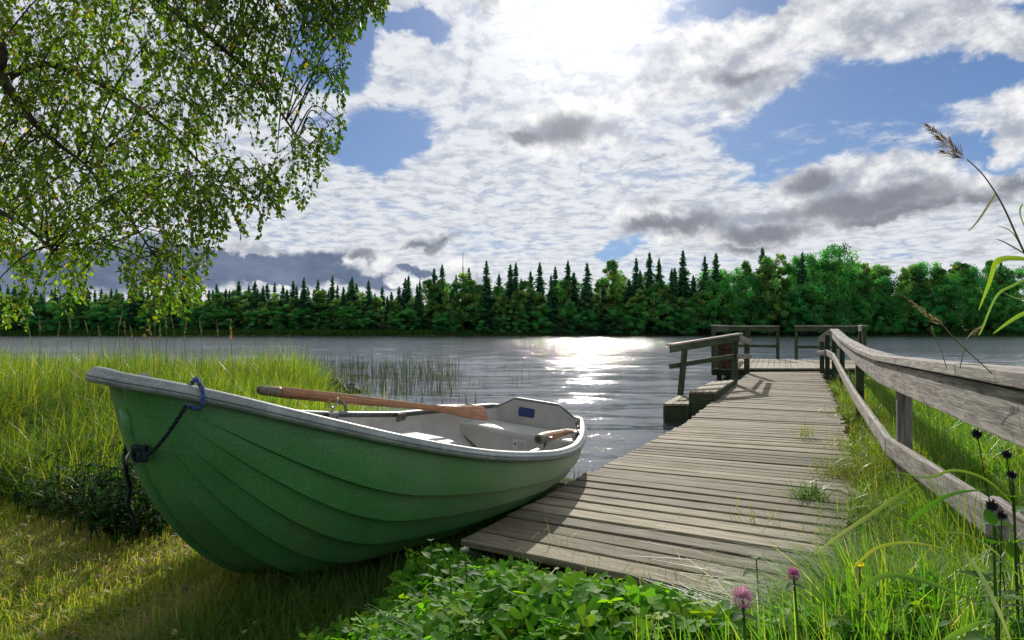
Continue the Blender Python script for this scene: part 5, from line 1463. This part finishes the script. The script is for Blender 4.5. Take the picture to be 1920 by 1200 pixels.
# ------------------------------------------------------------------ overhanging birch, upper left
birch = thing('birch_tree', 'overhanging birch with drooping leafy twigs filling the upper left', 'tree', (-4.9, 3.7, .12))
def bl(p): return (p[0] + 4.9, p[1] - 3.7, p[2] - .12)
mb = MB(); mb.tube([bl(p) for p in spline([(-4.9, 3.7, .0), (-4.85, 3.75, 1.2), (-4.75, 3.85, 3.0), (-4.6, 3.95, 5.0), (-4.4, 4.1, 7.2)])], list(np.linspace(.19, .07, 33)), 12)
m2, t = mat('birch_bark'); o_ = oc(t); bk = t.ss(t.noise(t.vm('MULTIPLY', o_, (3, 3, 14)), 1.5, 5, .6), .52, .62)
principled(t, t.mix(bk, (.62, .60, .55), (.05, .045, .04)), .8, .2, bump=bk, bstr=.4); M['birch_bark'] = m2
mb.build('trunk', M['birch_bark'], birch, smooth=True)
limbs = [[(-4.75, 3.85, 2.9), atd(-60, 60, 3.95), atd(5, 150, 3.95), atd(60, 225, 4.03), atd(110, 270, 4.10), atd(160, 308, 4.18)],
         [(-4.7, 3.9, 3.8), atd(60, -180, 4.26), atd(240, -40, 4.41), atd(380, 60, 4.56), atd(480, 150, 4.71), atd(560, 260, 4.79)],
         [(-4.6, 3.95, 4.6), atd(200, -260, 4.71), atd(400, -120, 4.94), atd(560, -20, 5.09), atd(640, 60, 5.17)],
         [atd(5, 150, 3.95), atd(90, 120, 4.26), atd(190, 160, 4.56), atd(300, 230, 4.71), atd(370, 300, 4.79), atd(420, 350, 4.79)],
         [(-4.8, 3.8, 2.2), atd(-160, 350, 3.50), atd(-40, 380, 3.57), atd(40, 420, 3.65), atd(100, 470, 3.72)],
         [atd(160, 308, 4.18), atd(210, 370, 4.26), atd(250, 420, 4.33), atd(290, 480, 4.41)]]
mains = []
for i, lm in enumerate(limbs):
    s_ = spline(lm); mains += s_; r0_ = [.045, .035, .03, .022, .022, .011][i]
    mb = MB(); mb.tube([bl(p) for p in s_], list(np.linspace(r0_, .006, len(s_))), 8); mb.build('limb', M['bark'], birch, smooth=True)
mains = np.array([tuple(p) for p in mains])
# lower / right outline of the crown: lowest v allowed per u, wavy like hanging sprays
bu = [-400, 0, 60, 130, 190, 230, 260, 320, 350, 385, 420, 450, 500, 540, 580, 610, 640, 655, 690, 725, 760]
bv = [700, 585, 590, 560, 505, 520, 590, 620, 570, 520, 455, 440, 395, 415, 370, 290, 280, 130, 20, 0, -100]
def crown_v(u): return np.interp(u, bu, bv)
def crown_dens(u, v):
    d_ = 1.0 + 0 * u
    d_ = np.where((u > 640) & (v > 120) & (v < 200), .25, d_)
    gap = np.exp(-((u - 490) / 45) ** 2 - ((v - 262) / 45) ** 2) * .85 + np.exp(-((u - 90) / 70) ** 2 - ((v - 515) / 30) ** 2) * 0 + np.exp(-((u - 205) / 50) ** 2 - ((v - 410) / 40) ** 2) * .75 + np.exp(-((u - 180) / 70) ** 2 - ((v - 510) / 40) ** 2) * .6
    return d_ * (1 - gap)
TW = 5000
u = rng.uniform(-160, 720, TW); top_ = np.minimum(crown_v(u), 640)
v = rng.uniform(-260, 1, TW); v = -260 + (top_ + 260) * rng.random(TW) ** .9
D = rng.uniform(3.6, 5.5, TW); D = np.where(v > 300, rng.uniform(3.5, 4.9, TW), D)
lobe = vnoise(u, v * 1.3, 1 / 85., 71) * .6 + vnoise(u, v, 1 / 38., 72) * .4
ok = (rng.random(TW) < crown_dens(u, v)) & (lobe > .30 + .16 * np.clip((u - 250) / 350, 0, 1) + .13 * np.clip((v - 300) / 220, 0, 1)); u, v, D = u[ok], v[ok], D[ok]
tw_V, tw_F, tw_C = [], [], []; LP, LD, LS = [], [], []
tube_parts = MB()
for a, b_, c_ in zip(u, v, D):
    s0 = Vector(atd(a, b_, c_)); ln = random.uniform(.12, .4); n_ = int(ln / .018)
    dr = Vector((random.gauss(.15, .6), random.gauss(0, .45), -.45)).normalized(); p = s0.copy(); line = [p.copy()]
    for k in range(n_):
        dr = (dr + Vector((random.gauss(0, .05), random.gauss(0, .08), -.055))).normalized(); p = p + dr * .018
        pu, pv = proj(np.array(p)); 
        if pv > crown_v(pu) + 26 * math.sin(pu * .055) + 14 * math.sin(pu * .17): break
        line.append(p.copy())
        if random.random() < .80:
            LP.append(tuple(p)); LD.append(tuple((dr + Vector((random.gauss(0, .7), random.gauss(0, .7), random.gauss(-.2, .5)))).normalized())); LS.append(random.uniform(.023, .037))
    if len(line) > 3: tube_parts.tube(line[::3] + ([line[-1]] if (len(line) - 1) % 3 else []), .0017, 3, c=(.05, .04, .03), caps=False)
# joining twigs from limbs to sprays
for k in range(260):
    i = random.randrange(len(u)); s0 = np.array(atd(u[i], v[i], D[i])); j = np.argmin(((mains - s0) ** 2).sum(1) + rng.random(len(mains)) * .3)
    a = Vector(mains[j]); b2 = Vector(s0)
    if (a - b2).length > 1.6: continue
    mid_ = (a + b2) / 2 + Vector((0, 0, .12 * (a - b2).length))
    tube_parts.tube(spline([a, mid_, b2], 4), list(np.linspace(.006, .002, 9)), 4, c=(.05, .04, .03), caps=False)
tw = tube_parts.build('twigs', M['bark'], birch); tw.location = (4.9, -3.7, -.12)
LP, LD, LS = np.array(LP), np.array(LD), np.array(LS); n = len(LP)
rdv = rng.normal(0, 1, (n, 3)); sdv = np.cross(LD, rdv); sdv /= np.linalg.norm(sdv, axis=1)[:, None]; nv_ = np.cross(LD, sdv)
s1 = LS[:, None]
P0_ = LP + LD * s1 * .25
V = np.stack([P0_, P0_ + LD * s1 * .35 + sdv * s1 * .40 + nv_ * s1 * .1, P0_ + LD * s1 * .72 + sdv * s1 * .20 + nv_ * s1 * .06, P0_ + LD * s1 * 1.1, P0_ + LD * s1 * .72 - sdv * s1 * .20 + nv_ * s1 * .06, P0_ + LD * s1 * .35 - sdv * s1 * .40 + nv_ * s1 * .1], 1).reshape(-1, 3)
b = (np.arange(n) * 6)[:, None]; F = np.concatenate([b + np.array([[0, 1, 2, 3]]), b + np.array([[0, 3, 4, 5]])])
lc = palette(n, [(.045, .095, .010), (.075, .13, .012), (.11, .15, .012), (.035, .075, .012), (.35, .26, .02), (.16, .09, .03)], [4, 3.5, 2, 3, .12, .2])
sun_tint = np.clip((620 - proj(LP)[0]) / 500, 0, 1)[:, None]
cz = vnoise(LP[:, 0] * 1.5 + LP[:, 1], LP[:, 2] * 1.5, 1.0, 61)[:, None]
lc = lc * (.7 + .9 * cz) * (.85 + .55 * sun_tint) * (1 + sun_tint * np.array([[.35, .1, 0]]))  # leaves coloured brighter and yellower to the left, as if sunlit
lf = npmesh('foliage', V, F, M['leaf'], colr=np.repeat(lc, 6, 0), parent=birch); lf.location = (4.9, -3.7, -.12)

# ------------------------------------------------------------------ the far shore trees
def tree_proto(kind, seed):
    r = np.random.default_rng(seed); parts = []
    if kind == 'spruce':          # unit height
        full_ = r.uniform(.85, 1.15); nw = 40
        for i in range(nw):
            t = i / nw; z = .08 + .90 * t; rad = .20 * full_ * (1 - t) ** .85 * r.uniform(.75, 1.2) + .006
            nb = int(12 - 5 * t)
            for j in range(nb):
                a = r.uniform(0, 6.28); dv = np.array([math.cos(a), math.sin(a), 0]); R_ = rad * r.uniform(.6, 1.15); dz_ = -.35 * R_ if t < .8 else .2 * R_
                nseg = 5
                for k in range(nseg):
                    s_ = (k + .3) / nseg; c0 = dv * R_ * s_ + np.array([0, 0, z + dz_ * s_ + r.normal(0, .004)])
                    w_ = R_ * .42 * (1.2 - s_) + .008; sdv = np.array([-dv[1], dv[0], 0])
                    q0 = c0 + sdv * w_ * r.uniform(.7, 1.2) + np.array([0, 0, -.012 * r.uniform(.4, 1.8)]); q1 = c0 - sdv * w_ * r.uniform(.7, 1.2) + np.array([0, 0, -.012 * r.uniform(.4, 1.8)])
                    q2 = c0 + dv * R_ * .30 + np.array([0, 0, -.010 * r.uniform(0, 1.5)])
                    V = np.array([c0 - dv * R_ * .08 + [0, 0, .006], q0, q2, q1]); sh = r.uniform(.6, 1.35)
                    parts.append((V, np.array([[0, 1, 2, 3]]), np.tile(np.array([.055, .18, .085]) * sh, (4, 1))))
        for k in range(4):
            a = r.uniform(0, 6.28); V = np.array([[0.004 * math.cos(a), .004 * math.sin(a), .93], [.006 * math.sin(a), .006 * math.cos(a), .95], [0, 0, 1.0], [-.004, 0, .94]]); parts.append((V, np.array([[0, 1, 2, 3]]), np.tile([.016, .04, .02], (4, 1))))
    else:
        tall = kind == 'birch'; ncl = 60 if tall else 46
        for c in range(ncl):
            t = r.random(); z = (.22 + .74 * t) if tall else (.12 + .84 * t)
            prof_ = (math.sin(math.pi * min(1, .15 + .85 * t) ** 1.0) ** .6) if tall else math.sin(math.pi * (.12 + .80 * t)) ** .5
            R_ = (.19 if tall else .30) * prof_; a = r.uniform(0, 6.28); rr = R_ * r.uniform(.3, 1.0)
            cc = np.array([rr * math.cos(a), rr * math.sin(a), z]); cr = (.065 if tall else .10) * r.uniform(.6, 1.3)
            nl = 110; dv = r.normal(0, 1, (nl, 3)); dv /= np.linalg.norm(dv, axis=1)[:, None]
            pos = cc + dv * cr * (r.uniform(.35, 1.05, nl)[:, None]) * np.array([1, 1, .8])
            s_ = r.uniform(.009, .018, nl)[:, None]; e1 = r.normal(0, 1, (nl, 3)); e1 /= np.linalg.norm(e1, axis=1)[:, None]; e2 = np.cross(e1, dv); e2 /= np.linalg.norm(e2, axis=1)[:, None] + 1e-9
            V = np.stack([pos - e1 * s_, pos + e2 * s_ * .7, pos + e1 * s_, pos - e2 * s_ * .7], 1).reshape(-1, 3)
            base = np.array([.10, .27, .075]) if tall else np.array([.06, .28, .08])
            col_ = base * r.uniform(.45, 1.6) * np.array([r.uniform(.7, 1.9), 1, r.uniform(.7, 1.2)])
            parts.append((V, np.arange(nl * 4).reshape(nl, 4), np.tile(col_, (nl * 4, 1)) * r.uniform(.8, 1.2, (nl * 4, 1))))
    V, F, C = merge(parts)
    me_o = npmesh('crown', V, F, M['far_leaf'], colr=C); me = me_o.data; bpy.data.objects.remove(me_o)
    mb = MB(); mb.tube([(0, 0, -.03), (.004, 0, .35), (0, .003, .93 if kind == 'spruce' else .75)], [.013, .009, .002], 6)
    tm_o = mb.build('trunk', M['bark']); tm = tm_o.data; bpy.data.objects.remove(tm_o)
    return me, tm, (V, F, C)
protos = {k: [tree_proto(k, s * 7 + i) for i, s in enumerate(range(5))] for k in ('spruce', 'birch', 'bush')}
used_labels = {}
def zone_of(u):
    if u < 420: return 'behind the overhanging birch leaves'
    if u < 600: return 'above the left part of the reed bed'
    if u < 760: return 'in the dip left of the thin mast'
    if u < 1000: return 'around the thin mast'
    if u < 1180: return 'over the glittering water'
    if u < 1360: return 'behind the landing steps'
    if u < 1480: return 'behind the left platform railing'
    if u < 1640: return 'behind the crest of the handrail'
    return 'at the right, beyond the handrail'
def far_tree(kind, u, vtop, D=None, wide=1.0, label=None):
    D = D or random.uniform(139.5, 146); x = (u - 960) / FPX * D; z0 = float(ground(x, D))
    top = atd(u, vtop, D)[2]; h = top - z0; me, tm, _ = random.choice(protos[kind])
    nm = {'spruce': 'spruce_tree', 'birch': 'birch_tree', 'bush': 'leafy_tree'}[kind]
    kd = {'spruce': 'dark pointed spruce', 'birch': 'green airy birch', 'bush': 'rounded bushy green tree'}[kind]
    lab = label or f'{kd} on the far shore, {zone_of(u)}'
    o = thing(nm, lab, 'tree', (x, D, z0), None if label else f'{kd.split()[-1]}s on the far shore {zone_of(u)}')
    sx_ = h * wide * random.uniform(.9, 1.12)
    for n_, mm in (('crown', me), ('trunk', tm)):
        c = bpy.data.objects.new(n_, mm); col.objects.link(c); c.parent = o
    o.scale = (sx_, sx_, h); o.rotation_euler = (0, 0, random.uniform(0, 6.28)); return o
S = [(1505, 468), (1660, 502), (1765, 504), (596, 520), (623, 513), (660, 515), (691, 522), (735, 548), (760, 518), (814, 500), (829, 492), (912, 485), (957, 492), (967, 489), (1012, 488), (1041, 496), (1065, 484), (1101, 489), (1193, 479), (1218, 469), (1236, 480), (1281, 465), (1322, 476), (1343, 470), (1430, 460), (1725, 500), (1878, 486), (1260, 500), (995, 505), (855, 512), (782, 530), (1150, 500)]
spec_lab = {1281: 'tallest dark spruce on the far shore, standing highest above the landing steps', 1430: 'dark spruce tip poking out of the left side of the big leafy group', 1878: 'dark spruce rising over the leafy trees near the right edge', 1065: 'slim dark spruce standing tallest above the glittering water', 1343: 'right one of the spruce pair just left of the leafy group', 1322: 'left one of the spruce pair just left of the leafy group', 1218: 'tallest of three close spruces above the landing steps', 829: 'right and taller one of the twin spruces left of the thin mast', 814: 'left one of the twin spruces left of the thin mast', 912: 'pointed dark spruce just right of the thin mast', 735: 'small lone spruce in the lowest dip of the tree line'}
for (u, v) in S: far_tree('spruce', u, v, wide=1.0, label=spec_lab.get(u))
for u in np.arange(-20, 760, 10.5): far_tree('spruce', u + random.uniform(-5, 5), np.interp(u, [0, 200, 400, 600, 700, 760], [534, 537, 529, 524, 536, 540]) + random.uniform(-8, 16), wide=random.uniform(.9, 1.3))
for u in np.arange(10, 760, 27): far_tree('birch', u + random.uniform(-8, 8), 552 + random.uniform(-10, 14), D=random.uniform(138.6, 141), wide=1.3)
for u in np.arange(770, 1370, 27): far_tree('birch', u + random.uniform(-8, 8), 540 + random.uniform(-20, 22), D=random.uniform(138.6, 142), wide=1.1)
for u in np.arange(765, 1370, 19): far_tree('spruce', u + random.uniform(-9, 9), 516 + random.uniform(-18, 26), wide=random.uniform(.9, 1.35))
far_tree('birch', 868, 506, 140, 1.2, 'green birch standing right below the thin mast'); far_tree('birch', 1147, 487, 140, 1.0, 'tall birch with a ragged crown between the glitter and the landing steps')
for (u, v) in [(1372, 502), (1398, 488), (1440, 480), (1470, 466), (1505, 478), (1535, 470), (1568, 460), (1598, 466), (1620, 486), (1420, 492), (1490, 496), (1550, 492)]: far_tree('bush' if u % 3 else 'birch', u, v, D=random.uniform(139, 143), wide=random.uniform(.65, .95))
for k, u in enumerate(np.arange(1645, 1940, 19)): far_tree(['bush', 'birch', 'bush', 'birch', 'bush'][k % 5], u + random.uniform(-6, 6), 504 + random.uniform(-17, 24), D=random.uniform(139.5, 144), wide=random.uniform(.6, .95))
for u in np.arange(1300, 1940, 34): far_tree('bush', u + random.uniform(-8, 8), 545 + random.uniform(-20, 20), D=random.uniform(138.4, 139.4), wide=1.0)
for u in np.arange(60, 1300, 42): far_tree('bush', u + random.uniform(-12, 12), 582 + random.uniform(-12, 10), D=random.uniform(138.2, 139), wide=1.5)
for (u, v) in [(1650, 494), (1720, 492), (1800, 490)]: far_tree('birch', u, v, 144, 1.2)
# the wood behind them, read as one mass
parts = []
r2 = np.random.default_rng(5)
for k in range(120):
    u = r2.uniform(-260, 2180); D = r2.uniform(147, 175); kind = r2.choice(['spruce', 'birch', 'bush']) if u > 600 else r2.choice(['spruce', 'spruce', 'birch'])
    V, F, C = protos[kind][r2.integers(5)][2]; x = (u - 960) / FPX * D; z0 = float(ground(x, D))
    vt = np.interp(u, [-260, 0, 600, 735, 800, 1250, 1380, 1600, 1650, 2200], [545, 548, 545, 560, 535, 515, 500, 490, 520, 520]) + r2.uniform(-6, 22)
    h = atd(u, vt, D)[2] - z0; a = r2.uniform(0, 6.28); sx_ = h * 1.3
    q_ = len(F); sel = r2.choice(q_, q_ * 5 // 10, replace=False); F = F[sel]; V = V[F.reshape(-1)]; C = C[F.reshape(-1)]; F = np.arange(len(V)).reshape(-1, 4)
    ctr_ = V.reshape(-1, 4, 3).mean(1, keepdims=True); V = ((V.reshape(-1, 4, 3) - ctr_) * 1.6 + ctr_).reshape(-1, 3)
    Vr = np.stack([V[:, 0] * math.cos(a) - V[:, 1] * math.sin(a), V[:, 0] * math.sin(a) + V[:, 1] * math.cos(a), V[:, 2]], -1) * np.array([sx_, sx_, h]) + np.array([x, D, z0])
    parts.append((Vr, F, C * .8))
for k in range(110):
    u = -240 + k * 22 + r2.uniform(-8, 8); D = r2.uniform(144.5, 149); V, F, C = protos['bush'][r2.integers(5)][2]; x = (u - 960) / FPX * D; z0 = float(ground(x, D)) - .6
    sel = r2.choice(len(F), len(F) // 3, replace=False); F = F[sel]; V = V[F.reshape(-1)]; C = C[F.reshape(-1)]; F = np.arange(len(V)).reshape(-1, 4)
    ctr_ = V.reshape(-1, 4, 3).mean(1, keepdims=True); V = ((V.reshape(-1, 4, 3) - ctr_) * 2.0 + ctr_).reshape(-1, 3)
    parts.append((V * np.array([11, 11, r2.uniform(5, 8)]) + np.array([x, D, z0]), F, C * .7))
V, F, CC = merge(parts); g = npmesh('far_wood', V, F, M['far_leaf'], colr=CC); tag(g, 'dense mixed forest behind the front trees of the far shore', 'forest', kind='stuff')
# waterside scrub and sedge
N = 26000; x = rng.uniform(-125, 125, N); y = 138.3 + 2.5 * np.sin(x * .03) + rng.uniform(-.6, 2.2, N)
P = np.stack([x, y, ground(x, y) - .05], -1)
C1 = palette(N, [(.03, .10, .02), (.05, .13, .02), (.08, .12, .03)], [2, 2, 1])
V, F, CC = blades(P, rng.uniform(.4, 1.5, N), rng.uniform(.12, .3, N), rng.uniform(0, 6.28, N), rng.uniform(.1, .6, N), C1, 2)
g = npmesh('shore_sedge', V, F, M['far_leaf'], colr=CC); tag(g, 'low green sedge and scrub along the far waterline', 'sedge', kind='stuff')
# pale willows by the water
for i, (u, lab) in enumerate([(720, 'small round grey willow bush at the far waterline above the reed bed'), (1048, 'small round grey willow bush at the far waterline below the glitter trees')]):
    D = 138.4; x = (u - 960) / FPX * D; V, F, C = protos['bush'][i][2]; o = thing('willow_bush', lab, 'bush', (x, D, .1))
    c = npmesh('crown', V, F, M['far_leaf'], colr=np.tile((.10, .16, .11), (len(V), 1)) * rng.uniform(.7, 1.2, (len(V), 1)), parent=o)
    mb = MB(); mb.tube([(0, 0, 0), (0, 0, .6)], .02, 5); mb.build('trunk', M['bark'], o); o.scale = (4.2, 4.2, 2.6)
# thin mast
mp = Vector(atd(868, 474, 175)); o = thing('radio_mast', 'thin grey lattice mast rising above the far trees', 'mast', (mp.x, mp.y, 1)); h = mp.z - 1
mb = MB(); mb.tube([(0, 0, 0), (0, 0, h * .82)], .16, 6); mb.build('mast_pole', M['mast'], o)
mb = MB(); mb.tube([(0, 0, h * .82), (0, 0, h)], .07, 6); mb.build('antenna', M['mast'], o)
